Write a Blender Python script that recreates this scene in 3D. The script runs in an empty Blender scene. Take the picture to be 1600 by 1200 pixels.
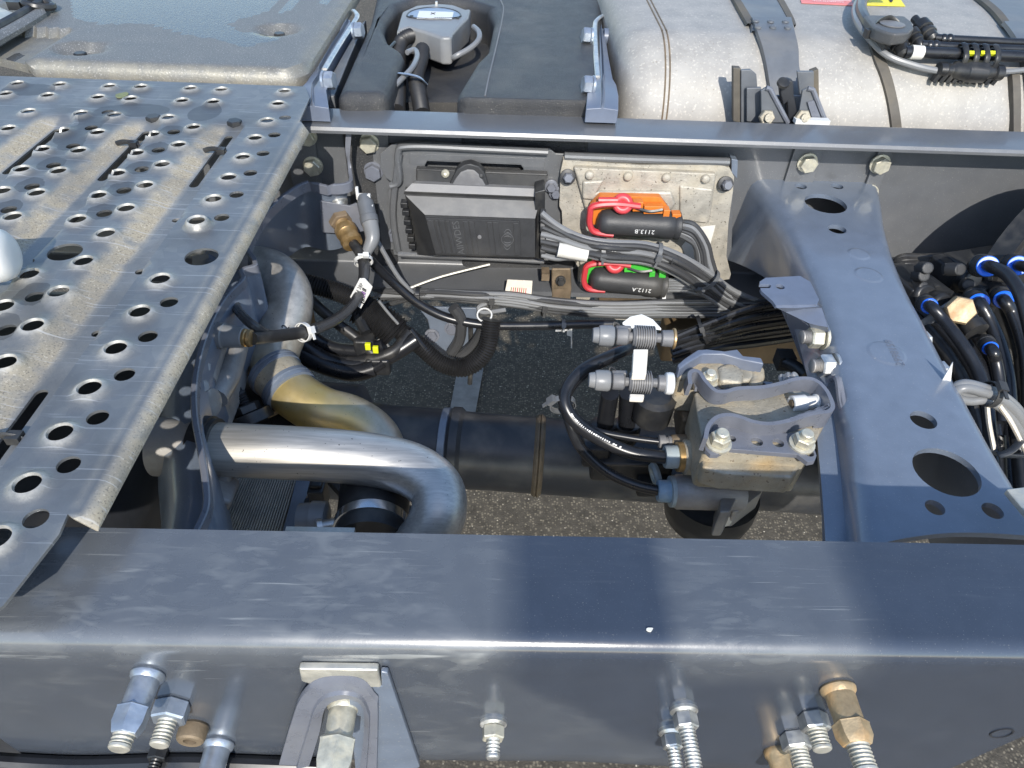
import bpy, bmesh, math, random
from mathutils import Vector as V, Matrix, Quaternion
from mathutils.geometry import tessellate_polygon, delaunay_2d_cdt
random.seed(7)
S = bpy.context.scene
COL = S.collection
rad = math.radians

# ------------------------------------------------------------------ camera
FL = 1100.0
yaw, pitch, roll = rad(1.98), rad(41.72), rad(2.70)
CAM = V((0, -.196, .374))
FW = V((math.sin(yaw)*math.cos(pitch), math.cos(yaw)*math.cos(pitch), -math.sin(pitch)))
_r = V((math.cos(yaw), -math.sin(yaw), 0)); _u = _r.cross(FW)
RT = _r*math.cos(roll) + _u*math.sin(roll)
UP = -_r*math.sin(roll) + _u*math.cos(roll)
cd = bpy.data.cameras.new('camera'); cam = bpy.data.objects.new('camera', cd); COL.objects.link(cam)
cd.sensor_width = 36; cd.lens = 36*FL/1600; cd.clip_start = .01; cd.clip_end = 500
cam.matrix_world = Matrix(((RT.x, UP.x, -FW.x, CAM.x), (RT.y, UP.y, -FW.y, CAM.y), (RT.z, UP.z, -FW.z, CAM.z), (0, 0, 0, 1)))
S.camera = cam

# ------------------------------------------------------------------ sky and sun
SUN_TO = V((.06, -1.0, .70)).normalized()
elev = math.asin(SUN_TO.z); azi = math.atan2(SUN_TO.x, SUN_TO.y)
W = bpy.data.worlds.new('World'); S.world = W; W.use_nodes = True
nt = W.node_tree; bg = nt.nodes['Background']
sky = nt.nodes.new('ShaderNodeTexSky'); sky.sky_type = 'NISHITA'; sky.sun_disc = False
sky.sun_elevation = elev; sky.sun_rotation = azi; sky.air_density = 1.1; sky.dust_density = .6; sky.ozone_density = 2.0
nt.links.new(sky.outputs[0], bg.inputs[0]); bg.inputs[1].default_value = .15
sd = bpy.data.lights.new('sun', 'SUN'); sd.energy = 3.0; sd.angle = rad(.53); sd.color = (1, .95, .87)
so = bpy.data.objects.new('sun', sd); COL.objects.link(so)
so.rotation_euler = SUN_TO.to_track_quat('Z', 'Y').to_euler(); so.location = (0, 0, 6)
S.view_settings.view_transform = 'Standard'; S.view_settings.look = 'None'
S.view_settings.exposure = .7; S.view_settings.gamma = 1

# ------------------------------------------------------------------ pixel (1600x1200) to place helpers
def ray(px, py): return FW + RT*((px-800)/FL) - UP*((py-600)/FL)
def pz(px, py, z): d = ray(px, py); return CAM + d*((z-CAM.z)/d.z)
def pY(px, py, y): d = ray(px, py); return CAM + d*((y-CAM.y)/d.y)
def pX(px, py, x): d = ray(px, py); return CAM + d*((x-CAM.x)/d.x)
def proj(P):
    v = P-CAM; f = v.dot(FW); return 800+FL*v.dot(RT)/f, 600-FL*v.dot(UP)/f
def mm(n, P): return n*(P-CAM).dot(FW)/FL          # size in metres of n pixels at P
def solve(P, ax, py):
    a, b = -.3, .6
    fa = proj(P+ax*a)[1]-py
    for _ in range(50):
        c = (a+b)/2; fc = proj(P+ax*c)[1]-py
        if (fc > 0) == (fa > 0): a = c
        else: b = c
    return (a+b)/2
EX, EY, EZ = V((1, 0, 0)), V((0, 1, 0)), V((0, 0, 1))

# ------------------------------------------------------------------ materials
def pm(name, col, rough=.5, metal=0., var=.12, vs=25., bump=0., bs=250., dust_or_sunlit=0., dcol=(.36, .33, .27), ds=14., spec=.5, coat=0., speck=0., spcol=(.5, .47, .4), sps=260., stretch=None, rvar=.08, extra=None):
    m = bpy.data.materials.new(name); m.use_nodes = True
    n, l = m.node_tree.nodes, m.node_tree.links
    b = n['Principled BSDF']
    geo = n.new('ShaderNodeNewGeometry'); pos = geo.outputs['Position']
    if stretch:
        mp = n.new('ShaderNodeMapping'); mp.inputs['Scale'].default_value = stretch; l.new(pos, mp.inputs[0]); vpos = mp.outputs[0]
    else: vpos = pos
    no = n.new('ShaderNodeTexNoise'); no.inputs['Scale'].default_value = vs; no.inputs['Detail'].default_value = 7; no.inputs['Roughness'].default_value = .62
    l.new(vpos, no.inputs['Vector'])
    def mix(fac, a, c):
        x = n.new('ShaderNodeMix'); x.data_type = 'RGBA'
        for i, s in ((0, fac), (6, a), (7, c)):
            if hasattr(s, 'links'): l.new(s, x.inputs[i])
            elif isinstance(s, (int, float)): x.inputs[i].default_value = s
            else: x.inputs[i].default_value = (*s, 1)
        return x.outputs[2]
    def ramp(src, lo, hi):
        r = n.new('ShaderNodeMapRange'); r.inputs[1].default_value = lo; r.inputs[2].default_value = hi; l.new(src, r.inputs[0]); return r.outputs[0]
    def noise(sc, det=5, vec=None):
        q = n.new('ShaderNodeTexNoise'); q.inputs['Scale'].default_value = sc; q.inputs['Detail'].default_value = det; l.new(vec or pos, q.inputs['Vector']); return q.outputs[0]
    def math_(op, a, c=None):
        q = n.new('ShaderNodeMath'); q.operation = op; q.use_clamp = True
        for i, s in enumerate((a, c)):
            if s is None: continue
            if hasattr(s, 'links'): l.new(s, q.inputs[i])
            else: q.inputs[i].default_value = s
        return q.outputs[0]
    c0 = mix(ramp(no.outputs[0], .3, .7), tuple(x*(1-var) for x in col), tuple(min(1, x*(1+var)) for x in col))
    rg = ramp(no.outputs[0], .2, .8)
    rr = n.new('ShaderNodeMapRange'); rr.inputs[3].default_value = max(.03, rough-rvar); rr.inputs[4].default_value = min(1, rough+rvar); l.new(rg, rr.inputs[0]); rout = rr.outputs[0]
    mout = metal
    env = dict(n=n, l=l, mix=mix, ramp=ramp, noise=noise, math=math_, pos=pos, vpos=vpos)
    if dust_or_sunlit:
        dm = math_('MULTIPLY', ramp(noise(ds, 8), .48, .72), dust_or_sunlit)
        c0 = mix(dm, c0, dcol); rout = math_('MAXIMUM', rout, math_('MULTIPLY', dm, .8))
        if metal: mout = math_('SUBTRACT', metal, dm)
    if speck:
        sp = math_('MULTIPLY', ramp(noise(sps, 2), .66, .72), speck)
        c0 = mix(sp, c0, spcol)
    if extra: c0, rout, mout = extra(env, c0, rout, mout)
    l.new(c0, b.inputs['Base Color']) if hasattr(c0, 'links') else None
    if hasattr(rout, 'links'): l.new(rout, b.inputs['Roughness'])
    if hasattr(mout, 'links'): l.new(mout, b.inputs['Metallic'])
    else: b.inputs['Metallic'].default_value = mout
    b.inputs['Specular IOR Level'].default_value = spec
    if coat: b.inputs['Coat Weight'].default_value = coat; b.inputs['Coat Roughness'].default_value = .12
    if bump:
        bp = n.new('ShaderNodeBump'); bp.inputs['Strength'].default_value = bump; bp.inputs['Distance'].default_value = .002
        l.new(noise(bs, 4, vpos), bp.inputs['Height']); l.new(bp.outputs[0], b.inputs['Normal'])
    return m

def attr(e, nm):
    a = e['n'].new('ShaderNodeAttribute'); a.attribute_name = nm; return a.outputs['Fac']
def x_catwalk(e, c, r, m):
    d = e['math']('MULTIPLY', attr(e, 'dirt'), e['ramp'](e['noise'](60, 8), .12, .52))
    fleck = e['math']('MULTIPLY', e['ramp'](e['noise'](650, 3), .54, .68), .75)
    dc = e['mix'](fleck, (.40, .345, .25), (.10, .085, .065))
    dc = e['mix'](e['ramp'](e['noise'](500, 3), .60, .70), dc, (.62, .55, .43))
    c = e['mix'](d, c, dc)
    r = e['math']('MAXIMUM', r, e['math']('MULTIPLY', d, .85)); m = e['math']('SUBTRACT', m, d)
    c = e['mix'](e['math']('MULTIPLY', e['ramp'](e['noise'](13, 8), .48, .66), .45), c, (.13, .13, .125))
    q = e['n'].new('ShaderNodeTexNoise'); q.inputs['Scale'].default_value = 1; q.inputs['Detail'].default_value = 5
    k = e['n'].new('ShaderNodeMapping'); k.inputs['Rotation'].default_value = (0, 0, .7); k.inputs['Scale'].default_value = (14, 420, 60)
    e['l'].new(e['pos'], k.inputs[0]); e['l'].new(k.outputs[0], q.inputs['Vector'])
    c = e['mix'](e['math']('MULTIPLY', e['ramp'](q.outputs[0], .62, .68), .5), c, (.50, .50, .49))
    wn = e['math']('MULTIPLY', attr(e, 'worn'), e['ramp'](e['noise'](120, 4), .3, .6))
    c = e['mix'](e['math']('MULTIPLY', wn, .7), c, (.60, .58, .53))
    w = e['ramp'](e['math']('ADD', attr(e, 'wet'), e['math']('MULTIPLY', e['noise'](70, 5), .25)), .6, .63)
    c = e['mix'](e['math']('MULTIPLY', w, .62), c, (.09, .095, .10)); 
    return c, r, m
def x_spangle(e, c):
    v = e['n'].new('ShaderNodeTexVoronoi'); v.inputs['Scale'].default_value = 95; e['l'].new(e['pos'], v.inputs['Vector'])
    s = e['n'].new('ShaderNodeSeparateColor'); e['l'].new(v.outputs['Color'], s.inputs[0])
    return e['mix'](e['math']('MULTIPLY', s.outputs[0], .4), c, (.17, .185, .21))
def x_cat2(e, c, r, m):
    return x_catwalk(e, x_spangle(e, c), r, m)
def x_cover(e, c, r, m):
    c = e['mix'](e['math']('MULTIPLY', e['ramp'](e['noise'](500, 2), .6, .68), .5), c, (.75, .73, .68))
    d = e['math']('MULTIPLY', attr(e, 'dirt'), e['ramp'](e['noise'](50, 8), .2, .6))
    c = e['mix'](e['math']('MULTIPLY', d, .8), c, (.34, .315, .25))
    w = e['ramp'](e['math']('ADD', attr(e, 'wet'), e['math']('MULTIPLY', e['noise'](40, 6), .28)), .62, .64)
    c = e['mix'](e['math']('MULTIPLY', w, .8), c, (.035, .04, .048))
    inv = e['math']('SUBTRACT', 1.0, e['math']('MULTIPLY', w, .93))
    r = e['math']('MAXIMUM', e['math']('MULTIPLY', r, inv), .16); m = e['math']('MULTIPLY', m, inv)
    return c, r, m
def x_near(e, c, r, m):
    # sunlit and cast-shadow bands painted into the rail colour, plus soft scuffs, thin scratches
    sc = e['n'].new('ShaderNodeTexNoise'); sc.inputs['Scale'].default_value = 1; sc.inputs['Detail'].default_value = 6; sc.inputs['Distortion'].default_value = .5
    mp = e['n'].new('ShaderNodeMapping'); mp.inputs['Rotation'].default_value = (0, 0, .5); mp.inputs['Scale'].default_value = (18, 320, 60)
    e['l'].new(e['pos'], mp.inputs[0]); e['l'].new(mp.outputs[0], sc.inputs['Vector'])
    s1 = e['math']('MULTIPLY', e['ramp'](sc.outputs[0], .60, .72), e['ramp'](e['noise'](16, 4), .45, .7))
    def streak(rot, scl, lo, hi, dist=.8):
        q = e['n'].new('ShaderNodeTexNoise'); q.inputs['Scale'].default_value = 1; q.inputs['Detail'].default_value = 7; q.inputs['Distortion'].default_value = dist
        k = e['n'].new('ShaderNodeMapping'); k.inputs['Rotation'].default_value = (0, 0, rot); k.inputs['Scale'].default_value = scl
        e['l'].new(e['pos'], k.inputs[0]); e['l'].new(k.outputs[0], q.inputs['Vector']); return e['ramp'](q.outputs[0], lo, hi)
    s2 = e['math']('MULTIPLY', e['math']('ADD', streak(.9, (30, 90, 60), .5, .68), streak(-.6, (40, 160, 60), .54, .7)), e['ramp'](e['noise'](11, 4), .42, .62))
    s4 = e['math']('MULTIPLY', streak(-.35, (9, 500, 90), .665, .70, 0), e['ramp'](e['noise'](8, 2), .45, .55))
    sunlit = attr(e, 'dust_or_sunlit')
    f = e['math']('MULTIPLY', e['math']('ADD', e['math']('ADD', e['math']('MULTIPLY', s1, .45), e['math']('MULTIPLY', s4, .5)), e['math']('MULTIPLY', s2, .17)), e['math']('ADD', sunlit, .12))
    f = e['math']('ADD', f, e['math']('MULTIPLY', sunlit, e['math']('ADD', .12, e['math']('MULTIPLY', e['noise'](30, 6), .20))))
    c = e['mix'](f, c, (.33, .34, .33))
    r = e['math']('ADD', r, e['math']('MULTIPLY', f, .45))
    return c, r, m
def x_pipe(e, c, r, m):
    y = attr(e, 'tan')
    c = e['mix'](e['math']('MULTIPLY', y, e['ramp'](e['noise'](14, 5), .2, .6)), c, (.56, .43, .17))
    c = e['mix'](e['math']('MULTIPLY', e['ramp'](e['noise'](380, 2), .72, .75), .8), c, (.03, .03, .03))
    return c, r, m
def x_tank(e, c, r, m):
    c = e['mix'](e['math']('MULTIPLY', e['ramp'](e['noise'](260, 3), .58, .68), .5), c, (.62, .58, .51))
    c = e['mix'](e['math']('MULTIPLY', e['ramp'](e['noise'](310, 2), .69, .73), .7), c, (.22, .19, .15))
    c = e['mix'](e['math']('MULTIPLY', e['ramp'](e['noise'](5, 6), .5, .7), .25), c, (.5, .46, .38))
    return c, r, m
def x_asphalt(e, c, r, m):
    v = e['n'].new('ShaderNodeTexVoronoi'); v.inputs['Scale'].default_value = 170; e['l'].new(e['pos'], v.inputs['Vector'])
    s = e['n'].new('ShaderNodeSeparateColor'); e['l'].new(v.outputs['Color'], s.inputs[0])
    stone = e['math']('MULTIPLY', e['ramp'](v.outputs['Distance'], .55, .25), e['ramp'](s.outputs[0], .35, .8))
    c = e['mix'](e['math']('MULTIPLY', stone, .8), c, (.27, .235, .175))
    c = e['mix'](e['math']('MULTIPLY', e['ramp'](s.outputs[1], .965, .975), e['ramp'](v.outputs['Distance'], .35, .2)), c, (.6, .54, .44))
    return c, r, m

M = {}
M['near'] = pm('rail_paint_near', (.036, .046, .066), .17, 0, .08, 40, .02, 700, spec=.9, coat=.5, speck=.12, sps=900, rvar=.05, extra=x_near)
M['rail'] = pm('rail_paint', (.115, .12, .128), .40, 0, .06, 40, .03, 500, dust_or_sunlit=.05, spec=.9, coat=.35, speck=.3, sps=600)
M['frame'] = pm('chassis_paint', (.14, .17, .22), .36, 0, .10, 50, .05, 600, spec=.9, coat=.5, speck=.3, sps=600)
M['framegrey'] = pm('bracket_paint', (.15, .16, .19), .3, 0, .10, 60, .03, 600, dust_or_sunlit=.1, spec=.6)
M['frameblue'] = pm('cast_paint', (.13, .155, .21), .36, 0, .10, 60, .05, 500, dust_or_sunlit=.12)
M['cat'] = pm('galvanized_tread', (.27, .275, .27), .46, .65, .16, 18, .10, 500, extra=x_cat2)
M['cover'] = pm('galvanized_cover', (.20, .20, .192), .5, .4, .14, 30, .25, 300, spec=.3, extra=x_cover)
M['alu'] = pm('aluminium_pipe', (.56, .54, .50), .42, .75, .20, 6, .03, 300, stretch=(3, 70, 70), extra=x_pipe)
M['alu2'] = pm('aluminium_bent', (.54, .51, .46), .44, .72, .22, 9, .04, 300, stretch=(10, 10, 14), extra=x_pipe)
M['cast'] = pm('dirty_cast_aluminium', (.44, .41, .35), .55, .35, .22, 45, .35, 420, dust_or_sunlit=.75, dcol=(.40, .35, .26), ds=30, speck=.8, spcol=(.07, .06, .045), sps=300)
M['castdark'] = pm('cast_grey', (.33, .32, .31), .5, .4, .25, 30, .25, 380, dust_or_sunlit=.5, dcol=(.42, .39, .33))
M['valve'] = pm('oxidised_valve', (.40, .365, .29), .55, .35, .3, 35, .45, 420, dust_or_sunlit=.8, dcol=(.40, .29, .15), ds=26, speck=.8, spcol=(.12, .08, .05), sps=260)
M['zinc'] = pm('zinc_plated', (.62, .62, .60), .36, .85, .2, 90, .06, 500, dust_or_sunlit=.35, dcol=(.6, .56, .46), ds=90)
M['zincblue'] = pm('zinc_blue', (.45, .50, .57), .42, .8, .15, 90, .08, 500, dust_or_sunlit=.2, dcol=(.5, .5, .48), ds=120)
M['zincpale'] = pm('bolt_pale', (.62, .59, .48), .42, .55, .18, 160, .1, 600, dust_or_sunlit=.3, dcol=(.55, .47, .3), ds=150)
M['rusty'] = pm('rusty_zinc', (.46, .35, .21), .5, .5, .25, 110, .15, 500, dust_or_sunlit=.85, dcol=(.45, .24, .08), ds=70)
M['rust'] = pm('dirty_steel', (.19, .145, .095), .6, .3, .3, 60, .2, 400, dust_or_sunlit=.6, dcol=(.16, .11, .07), ds=50)
M['steel'] = pm('bright_steel', (.72, .74, .76), .18, 1, .05, 60)
M['galv'] = pm('galvanised_block', (.62, .60, .53), .45, .7, .18, 60, .15, 300, dust_or_sunlit=.4, dcol=(.6, .54, .4), ds=40)
M['black'] = pm('black_plastic', (.020, .021, .023), .36, 0, .2, 60, .05, 600, dust_or_sunlit=.10, ds=40)
M['rubber'] = pm('black_rubber', (.022, .022, .023), .42, 0, .2, 60, .05, 500, dust_or_sunlit=.12, ds=50)
M['hose'] = pm('glossy_hose', (.014, .015, .018), .30, 0, .15, 60, 0, 500, spec=.6)
M['cable'] = pm('cable_sheath', (.055, .056, .058), .30, 0, .06, 30)
M['cablegrey'] = pm('grey_cable', (.20, .205, .21), .33, 0, .06, 30)
M['loom'] = pm('corrugated_loom', (.018, .018, .019), .45, 0, .2, 60)
M['grey'] = pm('grey_plastic', (.16, .16, .165), .5, 0, .12, 60, .06, 500, dust_or_sunlit=.2, ds=30)
M['tie'] = pm('grey_tie', (.13, .135, .14), .4, 0, .1, 60)
M['white'] = pm('white_plastic', (.70, .70, .68), .4, 0, .04, 40, dust_or_sunlit=.08, ds=60)
M['label'] = pm('paper_label', (.70, .68, .62), .6, 0, .05, 60, dust_or_sunlit=.15, ds=80)
M['labeltan'] = pm('old_label', (.78, .71, .60), .6, 0, .06, 60, dust_or_sunlit=.2, ds=80)
M['ink'] = pm('ink', (.02, .02, .025), .6, 0, 0)
M['print'] = pm('white_print', (.8, .8, .78), .6, 0, 0)
M['purple'] = pm('purple_ink', (.22, .12, .30), .6, 0, 0)
M['red'] = pm('red_lever', (.56, .05, .06), .38, 0, .06, 60)
M['orange'] = pm('orange_connector', (.62, .17, .02), .42, 0, .10, 60, dust_or_sunlit=.2, dcol=(.4, .2, .08), ds=50)
M['green'] = pm('green_connector', (.06, .48, .05), .38, 0, .08, 60)
M['blue'] = pm('blue_collar', (.01, .15, .82), .3, 0, .04, 60)
M['paleblue'] = pm('pale_blue_nut', (.24, .38, .52), .45, 0, .12, 90, dust_or_sunlit=.3, ds=60)
M['palegrey'] = pm('pale_grey_nut', (.34, .40, .42), .5, 0, .12, 90, dust_or_sunlit=.4, ds=60)
M['brass'] = pm('brass_fitting', (.46, .30, .13), .4, .75, .2, 90, dust_or_sunlit=.35, dcol=(.5, .44, .34), ds=60)
M['ecu'] = pm('moulded_lid', (.085, .087, .09), .48, 0, .1, 50, .2, 700, dust_or_sunlit=.12, speck=.25, sps=500)
M['lidslope'] = pm('dusty_lid', (.24, .235, .225), .55, 0, .1, 40, .15, 700, dust_or_sunlit=.25, dcol=(.32, .30, .26), ds=40)
M['ecudark'] = pm('moulded_case', (.035, .036, .038), .5, 0, .1, 50, .15, 700, dust_or_sunlit=.1)
M['pe'] = pm('grained_polyethylene', (.040, .041, .044), .46, 0, .10, 40, .8, 900, dust_or_sunlit=.12, spec=.5, speck=.3, sps=600)
M['sensor'] = pm('sensor_head', (.20, .205, .21), .38, 0, .08, 40, .05, 300, dust_or_sunlit=.3, dcol=(.4, .38, .34))
M['tank'] = pm('brushed_tank', (.36, .345, .32), .6, .15, .14, 30, .15, 380, extra=x_tank)
M['strap'] = pm('strap_steel', (.115, .125, .14), .42, 0, .10, 50, .05, 400, dust_or_sunlit=.2)
M['striprub'] = pm('strip_rubber', (.10, .09, .075), .7, 0, .2, 50, .1, 400, dust_or_sunlit=.4, dcol=(.2, .16, .1))
M['yellow'] = pm('yellow_sticker', (.86, .74, .03), .5, 0, .04)
M['pink'] = pm('red_sticker', (.75, .22, .20), .5, 0, .06)
M['yelplug'] = pm('yellow_plug', (.7, .75, .02), .4, 0, .04)
M['shaft'] = pm('shaft_paint', (.035, .037, .042), .38, 0, .15, 25, .05, 300, dust_or_sunlit=.2, ds=20)
M['dark'] = pm('dark_underbody', (.022, .024, .029), .5, 0, .2, 20, .1, 200, dust_or_sunlit=.3, dcol=(.10, .09, .075))
M['brown'] = pm('brown_underbody', (.16, .11, .06), .6, 0, .3, 12, .1, 200)
M['asphalt'] = pm('asphalt', (.080, .070, .056), .8, 0, .35, 40, .9, 260, spec=.3, extra=x_asphalt)
M['line'] = pm('worn_paint', (.26, .25, .24), .7, 0, .25, 30, .2, 200)

# ------------------------------------------------------------------ mesh builder
def frame_of(ax):
    ax = ax.normalized(); t = EZ if abs(ax.z) < .9 else EX
    a = ax.cross(t).normalized(); return a, ax.cross(a).normalized()
def smooth_path(pts, sub):
    if sub <= 1 or len(pts) < 3: return [V(p) for p in pts]
    out = []; n = len(pts)
    for i in range(n-1):
        p0, p1, p2, p3 = pts[max(0, i-1)], pts[i], pts[i+1], pts[min(n-1, i+2)]
        for k in range(sub):
            t = k/sub
            out.append(.5*((2*p1)+(p2-p0)*t+(2*p0-5*p1+4*p2-p3)*t*t+(3*p1-p0-3*p2+p3)*t**3))
    out.append(V(pts[-1])); return out
class G:
    def __init__(s): s.bm = bmesh.new()
    def face(s, vs):
        try: return s.bm.faces.new(vs)
        except ValueError: return None
    def poly(s, pts): return s.face([s.bm.verts.new(p) for p in pts])
    def box(s, c, size, rot=None, taper=1):
        c = V(c); hx, hy, hz = [x/2 for x in size]; vs = []
        for z, k in ((-hz, 1), (hz, taper)):
            for x, y in ((-hx, -hy), (hx, -hy), (hx, hy), (-hx, hy)):
                p = V((x*k, y*k, z)); p = rot @ p if rot else p; vs.append(s.bm.verts.new(c+p))
        for f in ((3, 2, 1, 0), (4, 5, 6, 7), (0, 1, 5, 4), (1, 2, 6, 5), (2, 3, 7, 6), (3, 0, 4, 7)): s.face([vs[i] for i in f])
        return s
    def lathe(s, p, ax, prof, n=20, sq=1., up=None, phase=0):
        ax = V(ax).normalized(); a, b = frame_of(ax)
        if up is not None: a = (up-ax*up.dot(ax)).normalized(); b = ax.cross(a)
        prev = None; first = True
        for t, r in prof:
            ring = [s.bm.verts.new(V(p)+ax*t+(a*math.cos(phase+2*math.pi*i/n)+b*sq*math.sin(phase+2*math.pi*i/n))*max(r, 1e-5)) for i in range(n)]
            if prev:
                for i in range(n): s.face([prev[i], prev[(i+1) % n], ring[(i+1) % n], ring[i]])
            else: s.face(ring[::-1])
            prev = ring
        s.face(prev); return s
    def cyl(s, p0, p1, r, n=16, r1=None):
        p0, p1 = V(p0), V(p1); return s.lathe(p0, p1-p0, [(0, r), ((p1-p0).length, r if r1 is None else r1)], n)
    def hexa(s, p, ax, r, h, up=None, ch=.12):
        return s.lathe(p, ax, [(0, r*(1-ch)), (h*ch, r), (h*(1-ch), r), (h, r*(1-ch))], 6, up=up)
    def thread(s, p, ax, r, L, pitch, n=14):
        prof = [(0, r)]; t = 0
        while t < L-pitch*1.2:
            prof += [(t+pitch*.1, r), (t+pitch*.5, r*.82), (t+pitch*.6, r*.82)]; t += pitch
        prof += [(L-pitch*.9, r), (L-pitch*.3, r*.96), (L, r*.8)]
        return s.lathe(p, ax, prof, n)
    def plate(s, loops, vec):
        loops = [[V(p) for p in lp] for lp in loops]; vec = V(vec)
        tri = tessellate_polygon(loops); flat = [p for lp in loops for p in lp]
        A = [s.bm.verts.new(p) for p in flat]; B = [s.bm.verts.new(p+vec) for p in flat]
        for t in tri: s.face([A[i] for i in t]); s.face([B[i] for i in reversed(t)])
        o = 0
        for lp in loops:
            k = len(lp)
            for i in range(k): s.face([A[o+i], A[o+(i+1) % k], B[o+(i+1) % k], B[o+i]])
            o += k
        return s
    def tube(s, pts, r, n=10, sub=6, corr=0, caps=True, flat=1., up=None):
        pts = [V(p) for p in pts]; path = smooth_path(pts, sub)
        if corr:
            L = sum((path[i+1]-path[i]).length for i in range(len(path)-1)); k = max(8, int(L/corr)); q = []; acc = 0; i = 0
            cum = [0]
            for i in range(len(path)-1): cum.append(cum[-1]+(path[i+1]-path[i]).length)
            j = 0
            for t in range(k*2+1):
                d = L*t/(k*2)
                while j < len(path)-2 and cum[j+1] < d: j += 1
                seg = cum[j+1]-cum[j] or 1; q.append(path[j].lerp(path[j+1], (d-cum[j])/seg))
            path = q
        m = len(path); rs = r if isinstance(r, (list, tuple)) else None
        tg = [(path[min(m-1, i+1)]-path[max(0, i-1)]).normalized() for i in range(m)]
        a = frame_of(tg[0])[0] if up is None else (up-tg[0]*up.dot(tg[0])).normalized()
        prev = None
        for i in range(m):
            a = (a-tg[i]*a.dot(tg[i])).normalized(); b = tg[i].cross(a)
            if rs: f = i/(m-1)*(len(rs)-1); k = min(int(f), len(rs)-2); rr = rs[k]+(rs[k+1]-rs[k])*(f-k)
            else: rr = r
            if corr and i % 2: rr *= .84
            ring = [s.bm.verts.new(path[i]+(a*math.cos(2*math.pi*k/n)+b*flat*math.sin(2*math.pi*k/n))*rr) for k in range(n)]
            if prev:
                for k in range(n): s.face([prev[k], prev[(k+1) % n], ring[(k+1) % n], ring[k]])
            elif caps: s.face(ring[::-1])
            prev = ring
        if caps: s.face(prev)
        return s
    def grid(s, rows):
        R_ = [[s.bm.verts.new(p) for p in r] for r in rows]
        for i in range(len(R_)-1):
            for j in range(len(R_[i])-1): s.face([R_[i][j], R_[i][j+1], R_[i+1][j+1], R_[i+1][j]])
        return R_
    def ribbon(s, top, down, th, sub=5):
        """wall along a path: top edge points, vector down, thickness"""
        p = smooth_path([V(q) for q in top], sub); n = len(p); rows = []
        for i in range(n):
            t = (p[min(n-1, i+1)]-p[max(0, i-1)]).normalized(); nn = t.cross(V(down)).normalized()*th
            d = V(down); rows.append([p[i], p[i]+d, p[i]+d+nn, p[i]+nn, p[i]])
        R_ = []
        for r in rows:
            vs = [s.bm.verts.new(q) for q in r[:4]]; R_.append(vs)
        for i in range(n-1):
            for j in range(4): s.face([R_[i][j], R_[i][(j+1) % 4], R_[i+1][(j+1) % 4], R_[i+1][j]])
        s.face(R_[0][::-1]); s.face(R_[-1]); return s
    def torus(s, c, ax, R_, r, n=20, m=8, sq=1.):
        a, b = frame_of(V(ax)); ax = V(ax).normalized(); prev = None; first = None
        for i in range(n):
            d = a*math.cos(2*math.pi*i/n)+b*math.sin(2*math.pi*i/n)
            ring = [s.bm.verts.new(V(c)+d*(R_+r*math.cos(2*math.pi*k/m))+ax*r*sq*math.sin(2*math.pi*k/m)) for k in range(m)]
            if prev:
                for k in range(m): s.face([prev[k], prev[(k+1) % m], ring[(k+1) % m], ring[k]])
            else: first = ring
            prev = ring
        for k in range(m): s.face([prev[k], prev[(k+1) % m], first[(k+1) % m], first[k]])
        return s

def finish(g, name, sharp=32):
    bm = g.bm
    bmesh.ops.remove_doubles(bm, verts=bm.verts, dist=2e-6)
    bmesh.ops.recalc_face_normals(bm, faces=bm.faces)
    c = math.cos(rad(sharp))
    for f in bm.faces: f.smooth = True
    for e in bm.edges:
        if len(e.link_faces) == 2 and e.link_faces[0].normal.dot(e.link_faces[1].normal) < c: e.smooth = False
    me = bpy.data.meshes.new(name); bm.to_mesh(me); bm.free(); return me
def bev(o, w, seg=2, ang=35):
    m = o.modifiers.new('bevel', 'BEVEL'); m.width = w; m.segments = seg; m.limit_method = 'ANGLE'; m.angle_limit = rad(ang); m.harden_normals = False
    for p in o.data.polygons: p.use_smooth = True
    for e in o.data.edges: e.use_edge_sharp = False
    w2 = o.modifiers.new('wn', 'WEIGHTED_NORMAL'); w2.keep_sharp = False
    return o
def tag(o, label, cat, group=None, kind=None):
    if label: o['label'] = label
    if cat: o['category'] = cat
    if group: o['group'] = group
    if kind: o['kind'] = kind
    return o
def thing(name, label, cat, loc, group=None):
    o = bpy.data.objects.new(name, None); COL.objects.link(o); o.location = loc; o.empty_display_size = .02
    return tag(o, label, cat, group)
def world_loc(o):
    p = V(o.location)
    while o.parent: o = o.parent; p += V(o.location)
    return p
def part(name, g, mat, parent, bevel=0, seg=2, sharp=32, label=None):
    me = finish(g, name, sharp); me.transform(Matrix.Translation(-world_loc(parent)))
    me.materials.append(M[mat]); o = bpy.data.objects.new(name, me); COL.objects.link(o); o.parent = parent
    if bevel: bev(o, bevel, seg)
    if label: o['label'] = label
    return o
def single(name, g, mat, label, cat, group=None, kind=None, bevel=0, seg=2, sharp=32):
    me = finish(g, name, sharp)
    xs = [v.co for v in me.vertices]
    c = V((sum(p.x for p in xs)/len(xs), sum(p.y for p in xs)/len(xs), min(p.z for p in xs)))
    me.transform(Matrix.Translation(-c)); me.materials.append(M[mat])
    o = bpy.data.objects.new(name, me); COL.objects.link(o); o.location = c
    if bevel: bev(o, bevel, seg)
    return tag(o, label, cat, group, kind)
def inst(me, name, parent, loc, rot=None):
    o = bpy.data.objects.new(name, me); COL.objects.link(o); o.parent = parent
    o.matrix_local = Matrix.Translation(V(loc)-world_loc(parent)) @ (rot.to_4x4() if rot else Matrix.Identity(4)); return o
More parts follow.
